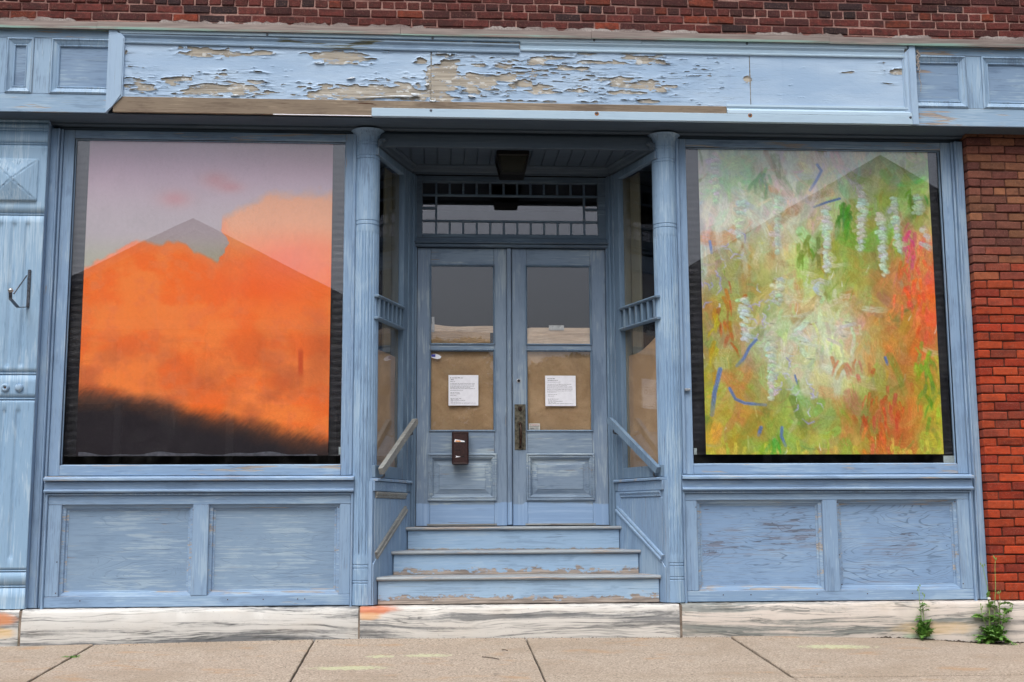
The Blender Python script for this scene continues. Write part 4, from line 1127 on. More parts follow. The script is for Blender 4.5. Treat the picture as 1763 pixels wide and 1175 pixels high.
def orange_art(c4):
    s, t, x, y = canvas(c4)
    w1 = (fbm(x/26, y/26, 3, 5)-.5); w2 = (fbm(x/11, y/11, 9, 4)-.5)
    xx = x+w2*9; yy = y+w1*10+w2*6
    sky = mixc(C3(206,172,192)[None,None], C3(182,170,176)[None,None], sst(y, 260, 400)); sky = mixc(sky, C3(172,172,152)[None,None], sst(y, 400, 460))
    sky = mixc(sky, C3(190,150,158)[None,None], sst(x, 330, 560)*sst(y, 330, 250)*.7)
    for (cx, cy, rx, ry) in ((300,346,26,14),(370,312,24,14),(395,325,22,10)):
        sky = mixc(sky, C3(206,132,132)[None,None], .6*np.exp(-((x-cx)/rx)**2-((y-cy)/ry)**2))
    yL = np.interp(xx, [130,150,175,205,225,245,262,278,292,305,318,330,345,358,370], [470,462,452,436,424,421,424,427,421,420,425,437,440,451,456])
    yR = np.interp(xx, [378,381,390,405,425,450,475,500,525,545,580], [402,392,382,372,356,346,340,338,333,336,334])
    xr = np.interp(yy, [330,392,402,415,427,440,458,470], [380,381,379,390,391,382,372,371])
    f = np.where(xx < xr, sst(yy-yL, -4, 4), sst(yy-yR+w1*16, -13, 13))
    p1 = fbm(x/60, y/46, 15, 5); p2 = fbm(x/24, y/20, 19, 5)
    o = mixc(C3(255,142,66)[None,None], C3(255,122,46)[None,None], sst(p1, .40, .66))
    o = mixc(o, C3(246,134,74)[None,None], sst(p2, .55, .75)*.7)
    o = mixc(o, C3(255,106,38)[None,None], .8*np.exp(-((x-470)/90)**2-((y-495)/50)**2))
    o = mixc(o, C3(236,166,120)[None,None], sst(y, 470, 380)*sst(x, 360, 400))
    o = mixc(o, C3(244,128,98)[None,None], .7*np.exp(-((x-500)/70)**2-((y-455)/40)**2))
    o = mixc(o, C3(238,140,96)[None,None], sst(y-yL, 26, 0)*sst(x, 400, 360)*.55)
    # billows, brown in their hollows
    bil = np.abs(fbm(x/52+w1, y/44, 25, 4)-.5)*2
    dk = sst(bil, .25, .0)*sst(y, 540, 600)*.14 + .62*sst(fbm(x/70, y/60, 31, 5), .42, .80)*sst(y, 540, 670)
    dk += .6*np.exp(-((x-548)/26)**2-((y-620)/70)**2) + .4*np.exp(-((x-440)/50)**2-((y-610)/34)**2) + .35*np.exp(-((x-330)/60)**2-((y-660)/30)**2)
    o = mixc(o, C3(196,98,54)[None,None], np.clip(dk, 0, .75))
    o = mixc(o, C3(206,84,40)[None,None], .9*np.exp(-((x-517)/4.5)**6-((y-628)/22)**6))
    img = mixc(sky, o, f)
    yh = np.interp(x, [130,200,250,300,350,400,450,500,570], [672,674,684,697,709,717,728,739,753])
    gr = fbm((x+(y-yh)*.9)/2.2, (y-x*.2)/9, 41, 4)
    hf = sst(y-yh+(gr-.5)*9+w1*14, -12, 22); hf2 = sst(y-yh+(gr-.5)*10+w1*20, 0, 48)
    img = mixc(img, C3(104,62,40)[None,None], hf); img = mixc(img, C3(36,31,38)[None,None], hf2)
    img += (fbm(x/1.6, y/1.6, 51, 2)-.5)[...,None]*10
    return np.clip(img, 0, 255)
def seg_stroke(img, x, y, pts, w, col, al, seed, bristle=.5):
    pts = np.array(pts, float); x0, y0 = pts.min(0)-w-2; x1, y1 = pts.max(0)+w+2
    cx = x[0]; 
    H, Wd = x.shape
    j0 = int(max(0, (x0-x.min())/(x.max()-x.min())*Wd-14)); j1 = int(min(Wd, (x1-x.min())/(x.max()-x.min())*Wd+14))
    i0 = int(max(0, (y0-y.min())/(y.max()-y.min())*H-3)); i1 = int(min(H, (y1-y.min())/(y.max()-y.min())*H+3))
    if i1 <= i0 or j1 <= j0: return
    X_, Y_ = x[i0:i1, j0:j1], y[i0:i1, j0:j1]
    best = np.full(X_.shape, 1e9); sd = np.zeros(X_.shape); ln = np.zeros(X_.shape); acc = 0; tot = np.sum(np.linalg.norm(np.diff(pts, axis=0), axis=1))+1e-6
    for a, b in zip(pts, pts[1:]):
        d = b-a; l = math.hypot(*d)+1e-6; u = ((X_-a[0])*d[0]+(Y_-a[1])*d[1])/l
        uc = np.clip(u, 0, l); dx = X_-(a[0]+d[0]/l*uc); dy = Y_-(a[1]+d[1]/l*uc); dd = np.hypot(dx, dy)
        side_ = ((X_-a[0])*d[1]-(Y_-a[1])*d[0])/l
        m = dd < best; best = np.where(m, dd, best); sd = np.where(m, side_, sd); ln = np.where(m, (acc+uc)/tot, ln); acc += l
    br = vnoise(sd*1.1+seed*3.1, ln*6+seed, seed % 97)
    f = sst(best, w, w*.55)*al*(1-bristle+bristle*2*br.clip(0, .5)*1.0)*(1-.5*sst(ln, .6, 1))
    c = np.array(col, float)[None,None] + (br-.5)[...,None]*56
    img[i0:i1, j0:j1] = mixc(img[i0:i1, j0:j1], c, np.clip(f, 0, 1))
def green_art(c4):
    s, t, x, y = canvas(c4); r = random.Random(17)
    gx = [1205,1280,1355,1430,1505,1560,1605,1640]; gy = [255,300,350,410,470,530,590,650,715,790]
    G = [[(206,216,190),(176,200,160),(204,208,180),(206,200,188),(206,212,184),(206,214,160),(226,234,180),(226,234,180)],
     [(200,206,186),(150,190,140),(216,208,188),(206,200,190),(176,196,150),(170,190,110),(216,224,160),(220,222,150)],
     [(204,204,196),(186,196,160),(222,208,178),(196,196,150),(136,170,80),(166,180,100),(206,214,120),(216,206,110)],
     [(190,184,176),(176,178,130),(216,198,150),(136,160,60),(130,170,70),(176,156,90),(216,140,80),(214,176,80)],
     [(176,170,140),(160,160,84),(200,210,134),(176,190,100),(160,140,80),(236,130,80),(240,108,62),(206,166,60)],
     [(164,156,80),(166,160,76),(206,216,156),(216,222,170),(184,146,80),(206,130,70),(244,112,56),(200,160,50)],
     [(156,146,76),(180,166,120),(206,214,170),(208,220,184),(190,150,76),(200,140,56),(236,116,54),(180,180,60)],
     [(190,184,60),(176,146,76),(176,176,120),(200,212,170),(170,160,80),(176,136,56),(196,166,50),(180,200,60)],
     [(176,180,70),(184,140,56),(150,164,70),(164,166,80),(160,140,56),(206,104,50),(170,150,60),(206,196,50)],
     [(212,208,70),(176,160,56),(120,180,60),(200,180,90),(196,140,70),(220,112,50),(200,180,70),(222,206,60)]]
    G = np.array(G, float); w1 = (fbm(x/30, y/46, 3, 4)-.5)*46; w2 = (fbm(x/30, y/46, 7, 4)-.5)*60
    xi = np.interp(x+w1, gx, range(len(gx))); yi = np.interp(y+w2, gy, range(len(gy)))
    a = np.clip(np.floor(xi).astype(int), 0, len(gx)-2); b = np.clip(np.floor(yi).astype(int), 0, len(gy)-2); fx = (xi-a)[...,None]; fy = (yi-b)[...,None]
    G = np.clip(G*np.array([1.045, 1.05, 1.07]), 0, 252)
    base = (G[b,a]*(1-fx)+G[b,a+1]*fx)*(1-fy) + (G[b+1,a]*(1-fx)+G[b+1,a+1]*fx)*fy
    img = base.copy(); H, Wd = x.shape
    img += (fbm(x/9, y/22, 13, 4)-.5)[...,None]*np.array([70,60,46])
    for k in range(1400):
        px, py = r.uniform(1198, 1632), r.uniform(252, 788)
        i = min(H-1, max(0, int((py-255)/530*H))); j = min(Wd-1, max(0, int((px-1205)/415*Wd)))
        c = base[i, j] + np.array([r.gauss(0, 22), r.gauss(0, 20), r.gauss(0, 18)])
        if r.random() < .12: c = np.array(r.choice([(206,212,150),(120,160,60),(196,120,50),(170,180,150),(90,120,40),(160,120,70)]), float)
        ang = r.gauss(PI/2, .6) if r.random() < .7 else r.uniform(0, PI); l = r.uniform(20, 70) if k < 900 else r.uniform(8, 34); cv = r.gauss(0, .5)
        pts = [(px+math.cos(ang+cv*q)*l*q, py+math.sin(ang+cv*q)*l*q) for q in (0, .33, .66, 1)]
        seg_stroke(img, x, y, pts, (r.uniform(6, 17) if k < 900 else r.uniform(1.6, 5)), c, (r.uniform(.35, .65) if k < 900 else r.uniform(.2, .55)), k, .8)
    def squig(x0, y0, x1, y1, col, amp=7, w=3.2, n=14, sd=1):
        q = random.Random(sd); n = max(5, int(abs(y1-y0)/9))
        for k in range(n):
            u = (k+q.uniform(-.4, .4))/n; xx = x0+(x1-x0)*u+q.uniform(-.5, .5)*amp; yy = y0+(y1-y0)*u
            c = [v+q.uniform(-34, 18) for v in col]; h = amp*q.uniform(.35, 1.0); a_ = q.choice((-1, 1))*q.uniform(.1, 1.2)
            p_ = [(xx-h*math.cos(a_), yy-h*.6*math.sin(a_)), (xx+q.uniform(-2, 2), yy+q.uniform(-3, 3)), (xx+h*math.cos(a_), yy+h*.6*math.sin(a_)+q.uniform(-2, 4))]
            seg_stroke(img, x, y, p_, w*q.uniform(.7, 1.5), c, q.uniform(.6, .95), sd*31+k, .55)
            if k % 3 == 0: seg_stroke(img, x, y, [(xx-h*.6, yy+2), (xx+h*.5, yy+3)], 1.2, [v*.62 for v in col], .6, sd*7+k, .3)
    for k in range(110):                         # pale scumbled strokes, upper left and centre
        px, py = (r.gauss(1285, 60), r.gauss(360, 70)) if k % 2 else (r.gauss(1375, 50), r.gauss(560, 70))
        if not (1206 < px < 1560): continue
        a = r.gauss(PI/2, .35) if k % 4 else r.gauss(0, .3); l = r.uniform(14, 46); c = r.choice([(224,232,214),(214,226,206),(232,232,224),(206,220,196),(226,224,190)])
        seg_stroke(img, x, y, [(px, py), (px+math.cos(a)*l*.5+r.uniform(-3,3), py+math.sin(a)*l*.5), (px+math.cos(a)*l, py+math.sin(a)*l)], r.uniform(2.5, 8), c, r.uniform(.3, .65), k+1500, .85)
    for k in range(60):
        px = r.uniform(1215, 1625); l = r.uniform(10, 30); seg_stroke(img, x, y, [(px, 784-l*r.random()), (px+r.uniform(-4,4), 784)], r.uniform(2, 6), r.choice([(226,216,80),(206,206,70),(232,200,90),(176,200,70)]), .7, k+1700, .7)
    MINT = (214,226,208)
    for (cx, cy, n) in ((1222,500,10),(1322,540,9),(1300,560,8),(1390,700,10),(1350,640,10),(1262,430,8)):
        for k in range(n):
            a = r.uniform(0, 2*PI); l = r.uniform(8, 22); px, py = cx+r.uniform(-18, 18), cy+r.uniform(-34, 34)
            seg_stroke(img, x, y, [(px, py), (px+l*.5*math.cos(a), py+l*.5*math.sin(a)), (px+l*math.cos(a+.6), py+l*math.sin(a+.6))], 1.7, r.choice([(186,180,220),(204,210,226),(190,196,200),(160,160,206)]), .85, k+900, .4)
    B = (92,124,196)
    for pts, w in (([(1405,285),(1412,296),(1404,312),(1393,330)],3.2),([(1301,590),(1290,602),(1280,622),(1268,634)],3.4),([(1256,672),(1266,690),(1282,697),(1318,700)],3.2),([(1346,738),(1345,752),(1352,768)],3.4),([(1240,640),(1230,680),(1226,716)],5),([(1310,738),(1306,750)],4),([(1444,345),(1420,352),(1400,360)],2.6),([(1222,420),(1225,440)],3),([(1524,620),(1528,632)],3),([(1368,650),(1372,664)],2)):
        seg_stroke(img, x, y, pts, w, B, .9, int(w*77)+len(pts), .3)
    for (cx, cy, rx, ry, col, n) in ((1565,430,9,24,(222,96,132),18),(1590,440,10,20,(236,126,104),12),(1572,500,26,50,(244,110,56),34),(1590,550,18,44,(240,112,50),20),(1450,385,16,26,(86,160,50),22),(1310,318,14,20,(110,168,96),14),(1578,350,16,14,(96,150,50),12),(1520,720,32,44,(206,100,48),46),(1508,770,26,18,(230,120,56),22),(1395,445,14,20,(110,140,40),12),(1600,650,8,60,(110,160,40),20),(1585,620,16,30,(150,190,50),14),(1335,772,12,12,(90,176,50),12),(1252,560,14,50,(190,110,40),20),(1230,600,8,60,(196,170,40),16),(1420,600,40,40,(206,214,170),24),(1620,700,6,80,(206,200,60),20),(1470,640,30,10,(196,120,80),10)):
        for k in range(n):
            px, py = r.gauss(cx, rx*.6), r.gauss(cy, ry*.6); l = r.uniform(8, 26); a = r.gauss(PI/2, .45)
            c = [v+r.uniform(-28, 24) for v in col]
            seg_stroke(img, x, y, [(px, py-l/2), (px+math.cos(a)*l*.5, py), (px+math.cos(a)*l*.7, py+l/2)], r.uniform(2, 5), c, .7, k+400, .6)
    for a in ((1229,272,1232,350,8,1),(1276,352,1268,412,10,2),(1338,345,1336,440,6,3),(1343,490,1340,530,9,4),(1421,362,1423,470,8,5),(1485,335,1482,440,9,6),(1516,375,1526,480,9,7),(1537,350,1548,440,7,8),(1280,520,1285,590,12,9),(1412,490,1415,530,10,10),(1330,560,1328,690,9,11),(1580,345,1583,375,7,12),(1385,560,1395,640,14,13),(1455,560,1440,600,12,14),(1590,395,1596,440,5,15)):
        squig(a[0], a[1], a[2], a[3], MINT if a[5] not in (6,7) else (188,210,150), a[4]*1.35, 4.6, 15, a[5])
    for (fx0, fy0, fx1, fy1, am) in ((1229,272,1233,352,6),(1276,350,1269,414,8),(1338,345,1336,440,4),(1421,360,1423,472,6),(1485,335,1482,440,7),(1513,372,1524,482,7),(1538,345,1548,440,5),(1281,520,1285,592,9),(1344,486,1340,532,6),(1580,340,1583,378,9),(1330,600,1327,690,5)):
        col0 = r.choice([(214,228,208),(222,232,224),(204,222,190)]); yq = fy0
        while yq < fy1:
            uq = (yq-fy0)/(fy1-fy0); cxq = fx0+(fx1-fx0)*uq+r.uniform(-.45, .45)*am; aq = r.uniform(-.7, .7); lq = am*r.uniform(.45, 1.05)*(.6+.5*math.sin(PI*min(1, uq+.2)))
            dq = [(cxq-lq*math.cos(aq), yq-lq*.5*math.sin(aq)), (cxq+r.uniform(-1,1), yq+r.uniform(-2,1)), (cxq+lq*math.cos(aq), yq+lq*.5*math.sin(aq)+r.uniform(-1,3))]
            seg_stroke(img, x, y, [(a_+1.2, b_+2.6) for a_, b_ in dq], 3.2, [v*.66 for v in col0], .5, int(yq), .4)
            seg_stroke(img, x, y, dq, r.uniform(3.0, 4.8), [v+r.uniform(-24, 14) for v in col0], r.uniform(.75, .95), int(yq*7+fx0), .4)
            yq += r.uniform(3.5, 7.5)
    for k in range(45):
        px, py = r.uniform(1205, 1625), r.uniform(440, 785); l = r.uniform(6, 26); a = r.uniform(-1.9, -1.1)
        seg_stroke(img, x, y, [(px, py), (px+math.cos(a)*l*.5+r.uniform(-2,2), py+math.sin(a)*l*.5), (px+math.cos(a)*l, py+math.sin(a)*l)], .9, r.choice([(226,228,200),(206,200,120),(230,236,226),(130,170,70)]), .8, k, .3)
    img += (fbm(x/1.6, y/2.4, 51, 2)-.5)[...,None]*22
    return np.clip(img, 0, 255)

def black_border(x0, x1, z0, z1, Y, parent, hem, seed):
    nx, nz = 90, 130; u, v = np.meshgrid(np.linspace(0, 1, nx), np.linspace(0, 1, nz)); Xb = x0+(x1-x0)*u; Zb = z0+(z1-z0)*v
    near = np.exp(-np.minimum(u, 1-u)*(x1-x0)/.10)
    puck = np.sin(Zb*2*PI/.055+2*vnoise(Zb*3, u*0, seed))*near*.004
    Yb = Y + .010 + (fbm(u*7, v*9, seed, 4)-.5)*.010 + puck + .008*np.exp(-v*40)*np.sin(u*23)
    return grid('border', np.stack([Xb, Yb, Zb], -1), hem, parent)
N = NT('black_poster_border'); nn = N.noise(N.vec((10, 10, 6)), 1, 5, .65)
m_bord = N.done(N.bsdf(N.mix(N.step(nn, .35, .7), L(18,18,23), L(34,34,42)), .42, N.bump(nn, .010, .6), spec=.5))
c4L = [(155,240),(573.6,244),(565,784.5),(130.5,784.5)]
xl0, xl1, zl0, zl1 = rect_of(c4L, YPR)
pL = thing('poster', 'orange cloud and dark hill print with black border in the left window', 'poster', ((xl0+xl1)/2, YPR, zl0))
black_border(-WA+.004, -WB-.004, zl0-.004, wz1+.03, YPR+.006, pL, m_bord, 5)
put('print', c4L, orange_art(c4L), YPR, pL, art_material('orange_print'), .008, 2)
c4R = [(1201,250),(1594,256),(1627,782.5),(1216,782.5)]
xr0, xr1, zr0_, zr1_ = rect_of(c4R, YPR)
pR = thing('poster', 'green and yellow abstract brushwork print in the right window', 'poster', ((xr0+xr1)/2, YPR, zr0_))
black_border(WB+.004, WA-.004, zr0_-.0, wz1+.03, YPR+.006, pR, m_bord, 8)
put('print', c4R, green_art(c4R), YPR, pR, art_material('abstract_print'), .003, 6)
hm = MB()
for k in range(40):
    a = xl0+.02+(xl1-xl0-.1)*k/40; b = xl0+.02+(xl1-xl0-.1)*(k+1)/40
    h0, h1 = [.014+.010*math.sin(q*9)+.006*math.sin(q*23) for q in (a, b)]
    hm.poly([(a, YPR-.004, zl0-.004), (b, YPR-.004, zl0-.004), (b, YPR-.004-.003, zl0+max(.004,h1)), (a, YPR-.004-.003, zl0+max(.004,h0))])
hm.build('hem', plain('grey_hem', (88,90,100), .5), pL)
def tape(px0, px1, py0, py1, par):
    t = MB(); a = at(px0, py1, YPR-.012); b = at(px1, py0, YPR-.012); t.box(a[0], b[0], YPR-.012, YPR-.011, a[2], b[2], .0003); t.build('tape', plain('pale_tape', (176,190,192), .4, var=.06), par)
tape(583, 590, 770, 783, pL); tape(1625, 1645, 785, 799, pR); tape(1195, 1199.5, 772, 783, pR); tape(1607, 1627, 797, 799, pR)
# dark backing room behind the displays
bk = MB()
for s in (-1, 1):
    a, b = sorted((s*1.26, s*3.6)); bk.box(a, b, .60, .62, 1.25, 4.2, .002); bk.box(a, b, .10, .60, 1.25, 1.262, .002); bk.box(a, b, .10, .60, 4.2, 4.21, .002)
bk.each('display_backing', m_black, bld)
cl_ = MB(); q = at(1182, 671, -.002); cl_.box(q[0]-.014, q[0]+.03, -.010, .018, q[2]-.009, q[2]+.009, .002); cl_.lathe((q[0]-.008, -.010, q[2]), [(.004, .001), (.003, -.003)], 8, 'Y')
tag(cl_.build('metal_clip', plain('galvanised_clip', (176,182,188), .35, .7), None), 'tiny galvanised clip screwed beside the right show window', 'clip')

# ================================================================== PAPER AND NOTICES ON THE DOORS
N = NT('brown_wrapping_paper'); n1 = N.noise(N.vec((3, 3, 4)), 1, 5, .6, .6); n2 = N.noise(N.vec((60, 60, 60)), 1, 3, .6)
c = N.mix(N.step(n1, .35, .68), L(158,130,97), L(182,154,120)); c = N.mix(N.math('MULTIPLY', N.step(n2, .5, .7), .15), c, L(112,90,66))
m_kraft = N.done(N.bsdf(c, .7, N.bump(n1, .012, .5), spec=.3))
N = NT('pale_folded_paper'); n1 = N.noise(N.vec((4, 4, 6)), 1, 5, .6, .6)
m_kraft2 = N.done(N.bsdf(N.mix(N.step(n1, .35, .68), L(196,172,146), L(220,200,176)), .7, N.bump(n1, .008, .5), spec=.3))
def sheet(x0, x1, z0, z1, Y, lab, mat, seed, top=None, T=None, wr=.008, parent=None, name='paper_sheet'):
    nx, nz = 36, 44; u, v = np.meshgrid(np.linspace(0, 1, nx), np.linspace(0, 1, nz)); tp = (top(u) if top is not None else 0)
    Xs = x0+(x1-x0)*u; Zs = z0+(z1+tp-z0)*v
    Ys = Y + wr*(fbm(u*3, v*4, seed, 4)-.5)*2 + wr*.5*np.abs(fbm(u*5+v*2, v*6-u*3, seed+3, 3)-.5)*2
    P = np.stack([Xs, Ys, Zs], -1)
    if T: P = np.array([T(*p) for p in P.reshape(-1,3)]).reshape(P.shape)
    o = grid(name, P, mat, parent)
    if not parent: tag(o, lab, 'paper', 'paper sheets covering the door and side panes')
    return o
yp_ = DL[6]+.034
sheet(DL[0]-.004, DL[1]-.006, DL[4]-.004, Z(800, 606, yp_), yp_, 'brown paper sheet behind the lower pane of the left door', m_kraft, 3)
sheet(DR[0]-.004, DR[1]-.004, DR[4]-.004, Z(960, 602, yp_)+.02, yp_, 'brown paper sheet behind the lower pane of the right door', m_kraft, 8)
o1 = sheet(DL[0]-.004, DL[1]-.03, DL[2]-.004, Z(800, 571.5, yp_), yp_, 'brown paper strip with a pale wavy top in the upper left door pane', m_kraft, 12, lambda u: .006*np.sin(u*5))
sheet(DL[0]-.004, DL[1]-.004, Z(800, 573, yp_), Z(800, 563.5, yp_), yp_+.006, '', m_kraft2, 14, lambda u: .026*np.exp(-u*3)-.006*np.sin(u*5)+.004, parent=o1, name='folded_edge')
o1b = MB(); q0 = at(743, 572, yp_-.006); q1 = at(748, 546, yp_-.006); o1b.box(q0[0], q1[0], yp_-.0065, yp_-.006, q0[2], q1[2], .0002); o1b.build('tape', plain('clear_tape', (150,152,152), .3), o1)
o2 = sheet(DR[0]-.004, DR[1]-.004, DR[2]-.004, Z(960, 565.5, yp_), yp_, 'pale paper strip behind the bottom of the upper right door pane', m_kraft2, 16, lambda u: -.004+.008*sst(u, .0, .1))
o2b = MB(); q0 = at(945, 569, yp_-.006); q1 = at(971, 560.5, yp_-.006); o2b.box(q0[0], q1[0], yp_-.0065, yp_-.006, q0[2], q1[2], .0002); o2b.build('tape', plain('clear_tape', (170,172,170), .3), o2)
TLs, TRs = sideT(-1), sideT(1)
ul, zl_ = side_uz(688, 613, -1); zlb = side_uz(690, 812, -1)[1]; ujl = side_uz(693, 650, -1)[0]
sheet(-.03, ujl+.0, zlb, zl_, .060, 'brown paper sheet filling the lower part of the left side window', m_kraft, 21, lambda u: .02*(1-u), T=TLs, wr=.006)
zr_ = side_uz(1072, 612, 1)[1]; zrb = side_uz(1080, 812, 1)[1]; ujr = side_uz(1071, 650, 1)[0]
sheet(-.03, ujr, zrb, zr_, .060, 'brown paper sheet with a curved top edge in the right side window', m_kraft, 25, lambda u: .17*np.clip(1-u*1.25, 0, 1)**1.6, T=TRs, wr=.006)

def notice(px0, px1, py0, py1, lines, org, sc_, lab):
    Y = DL[6]+.0175
    a = at(px0, py1, Y-.008); b = at(px1, py0, Y-.008); r = random.Random(int(px0))
    t = thing('notice', lab, 'notice', ((a[0]+b[0])/2, Y, a[2]))
    m = MB(); m.box(a[0], b[0], Y-.008, Y, a[2], b[2], .0012); m.build('card', m_white, t)
    tx = MB()
    for (ly, xa, xb, bold) in lines:
        xx = xa; 
        while xx < xb-4:
            wl = min(xb-xx, r.uniform(26, 92)); hh_ = 11 if bold else 6.5
            p0 = at(org[0]+xx/sc_, org[1]+(ly+hh_)/sc_, Y-.0083); p1 = at(org[0]+(xx+wl)/sc_, org[1]+(ly-hh_)/sc_, Y-.0083)
            # each word as a row of short letter strokes
            nl = max(2, int(wl/13)); dx = (p1[0]-p0[0])/nl; zc = p0[2]; zh = p1[2]-p0[2]
            for k in range(nl):
                up = r.choice((.75, .75, 1.1)); tx.box(p0[0]+dx*k, p0[0]+dx*(k+.78), Y-.0085, Y-.0078, zc, zc+zh*up, .0001)
            xx += wl+12
    tx.build('lettering', m_ink, t)
    return t
Ll = [(268,85,450,1),(318,100,200,1),(370,85,245,0),(430,85,800,0),(470,85,800,0),(510,85,770,0),(545,85,660,0),(578,85,800,0),(628,85,460,0),(695,95,365,0),(730,95,375,0),(775,85,265,0),(862,95,405,0),(897,100,340,0),(918,100,520,0),(965,100,335,0),(995,100,835,0)]
Lr = [(222,220,455,1),(275,235,550,1),(330,225,630,0),(398,230,970,0),(440,215,830,0),(478,215,1000,0),(515,220,1010,0),(560,220,1005,0),(605,215,990,0),(640,220,505,0),(715,235,545,0),(765,235,440,0),(857,235,570,0),(892,245,490,0),(927,250,705,0),(965,250,495,0),(1000,255,1035,0)]
notice(772, 823.6, 646.2, 698.6, Ll, (770,635), 16.786, 'square white text card on the left door pane above the mailbox')
notice(939, 991, 647.2, 699.5, Lr, (930,640), 18.07, 'square white text card on the right door pane beside the brass handle')

def text_mesh(name, body, size, loc, mat, parent, wfit=None):
    cu_ = bpy.data.curves.new(name, 'FONT'); cu_.body = body; cu_.size = size; cu_.extrude = .0002; cu_.align_x = 'CENTER'; cu_.align_y = 'CENTER'
    tmp = bpy.data.objects.new(name, cu_); COL.objects.link(tmp); bpy.context.view_layer.update()
    me = bpy.data.meshes.new_from_object(tmp.evaluated_get(bpy.context.evaluated_depsgraph_get())); bpy.data.objects.remove(tmp)
    xs_ = [v.co.x for v in me.vertices]; k = (wfit/(max(xs_)-min(xs_))) if wfit else 1
    o_ = ORG.get(parent, (0,0,0))
    for v in me.vertices: v.co = Vector((loc[0]+v.co.x*k-o_[0], loc[1]-v.co.z-o_[1], loc[2]+v.co.y-o_[2]))
    me.materials.clear(); me.materials.append(mat); o = bpy.data.objects.new(name, me); COL.objects.link(o); o.parent = parent; ORG[o] = o_
    return o
# warning sticker (right door)
Yk = DR[6]+.0172
a = at(910.5, 741, Yk); b = at(929.5, 729.5, Yk)
ws = thing('warning_sticker', 'small white sticker with red warning lettering in the corner of the right door pane', 'sticker', ((a[0]+b[0])/2, Yk, a[2]))
m = MB(); m.box(a[0], b[0], Yk-.0006, Yk, a[2], b[2], .0002); m.build('label', plain('sticker_white', (196,198,192), .4, var=.04), ws)
text_mesh('lettering', 'WARNING', .018, ((a[0]+b[0])/2, Yk-.0009, b[2]-(b[2]-a[2])*.24), plain('red_ink', (150,40,56), .6), ws, (b[0]-a[0])*.86)
m = MB(); m.box(a[0]+.004, b[0]-.004, Yk-.0010, Yk-.0005, a[2]+(b[2]-a[2])*.54, a[2]+(b[2]-a[2])*.62, .0001)
m.build('dark_rule', plain('dark_green_ink', (70,78,66), .7), ws)
m = MB(); m.box(a[0]+.004, b[0]-.010, Yk-.0009, Yk-.0005, a[2]+.003, a[2]+(b[2]-a[2])*.46, .0001); m.build('grey_field', plain('sticker_grey', (146,146,142), .6), ws)
m = MB(); q = [(a[0]+.012+.006*k, Yk-.0011, a[2]+.014+.004*math.sin(k*2.3)) for k in range(6)]; m.tube(q, .0017, 5); m.build('scribble', plain('dark_ink', (60,62,60), .7), ws)
# blue and white sticker (left door)
Yk = DL[6]+.0172; q = lambda px, py: at(px, py, Yk)
bs = thing('rounded_sticker', 'blue and white rounded sticker at the top of the left door pane', 'sticker', tuple(q(751, 613)))
pts = [q(px, py) for px, py in ((742,612),(745,610.2),(750,609.6),(756,611.5),(760,614.5),(758,617.5),(753,618.6),(746,617.2),(742,615))]
m = MB(); m.prism([(p[0], p[2]) for p in pts], Yk-.0006, Yk); m.build('label', m_white, bs)
pts = [q(px, py) for px, py in ((742.4,611.6),(745,610.4),(749.8,610.4),(749.4,615.2),(742.4,614.8))]
m = MB(); m.prism([(p[0], p[2]) for p in pts], Yk-.0011, Yk-.0005); m.build('blue_field', plain('blue_ink', (58,66,150), .5), bs)

# ================================================================== MAILBOX
Yd = DL[6]
a = at(778, 800, Yd-.09); b = at(807, 743, Yd-.09)
mx_ = thing('mailbox', 'dark brown metal mailbox hung on the left door leaf', 'mailbox', ((a[0]+b[0])/2, Yd, a[2]))
m = MB(); m.box(a[0], b[0], Yd-.085, Yd-.0175, a[2], b[2], .008); m.build('body', m_box, mx_)
m = MB(); m.frame(a[0]+.004, b[0]-.004, a[2]+.004, b[2]-.004, [(0, Yd-.080), (0, Yd-.088), (.004, Yd-.091), (.008, Yd-.088), (.010, Yd-.084)]); m.build('front_rim', m_box, mx_)
wb_ = b[0]-a[0]; hb = b[2]-a[2]
m = MB(); m.box(a[0]+wb_*.16, b[0]-wb_*.18, Yd-.0866, Yd-.0855, a[2]+hb*.66, a[2]+hb*.72, .0003); m.build('slot', m_black, mx_)
m = MB()
xm = (a[0]+b[0])/2; zf = a[2]+hb*.235
m.prism([(xm-.036, zf+.011), (xm-.030, zf+.005), (xm, zf+.001), (xm, zf-.001), (xm-.030, zf-.005), (xm-.037, zf-.010), (xm-.033, zf)], Yd-.0878, Yd-.0858)
m.build('white_mark', m_white, mx_)
m = MB(); m.prism([(xm+.030, zf+.008), (xm+.024, zf+.004), (xm+.001, zf+.001), (xm+.001, zf-.001), (xm+.024, zf-.004), (xm+.031, zf-.009), (xm+.027, zf)], Yd-.0878, Yd-.0858); m.build('black_mark', m_black, mx_)
m = MB(); m.box(a[0]+wb_*.15, b[0]-wb_*.5, Yd-.0870, Yd-.0856, a[2]+hb*.425, a[2]+hb*.445, .0002); m.lathe((xm, Yd-.0858, a[2]+hb*.57), [(.004, 0), (.003, -.002)], 8, 'Y'); m.lathe((xm+.002, Yd-.0858, a[2]+hb*.33), [(.003, 0), (.002, -.002)], 8, 'Y'); m.build('stamped_detail', m_black, mx_)
fy = thing('flyer', 'folded white and orange flyer sticking out of the mailbox slot', 'flyer', (xm, Yd-.09, a[2]+hb*.7))
za, zb_ = a[2]+hb*.675, a[2]+hb*.745
m = MB(); m.prism([(a[0]+wb_*.15, za), (b[0]-wb_*.22, za+.0), (b[0]-wb_*.26, za+.010), (a[0]+wb_*.2, zb_+.004), (a[0]+wb_*.16, zb_)], Yd-.0925, Yd-.0868); m.build('sheet', m_white, fy)
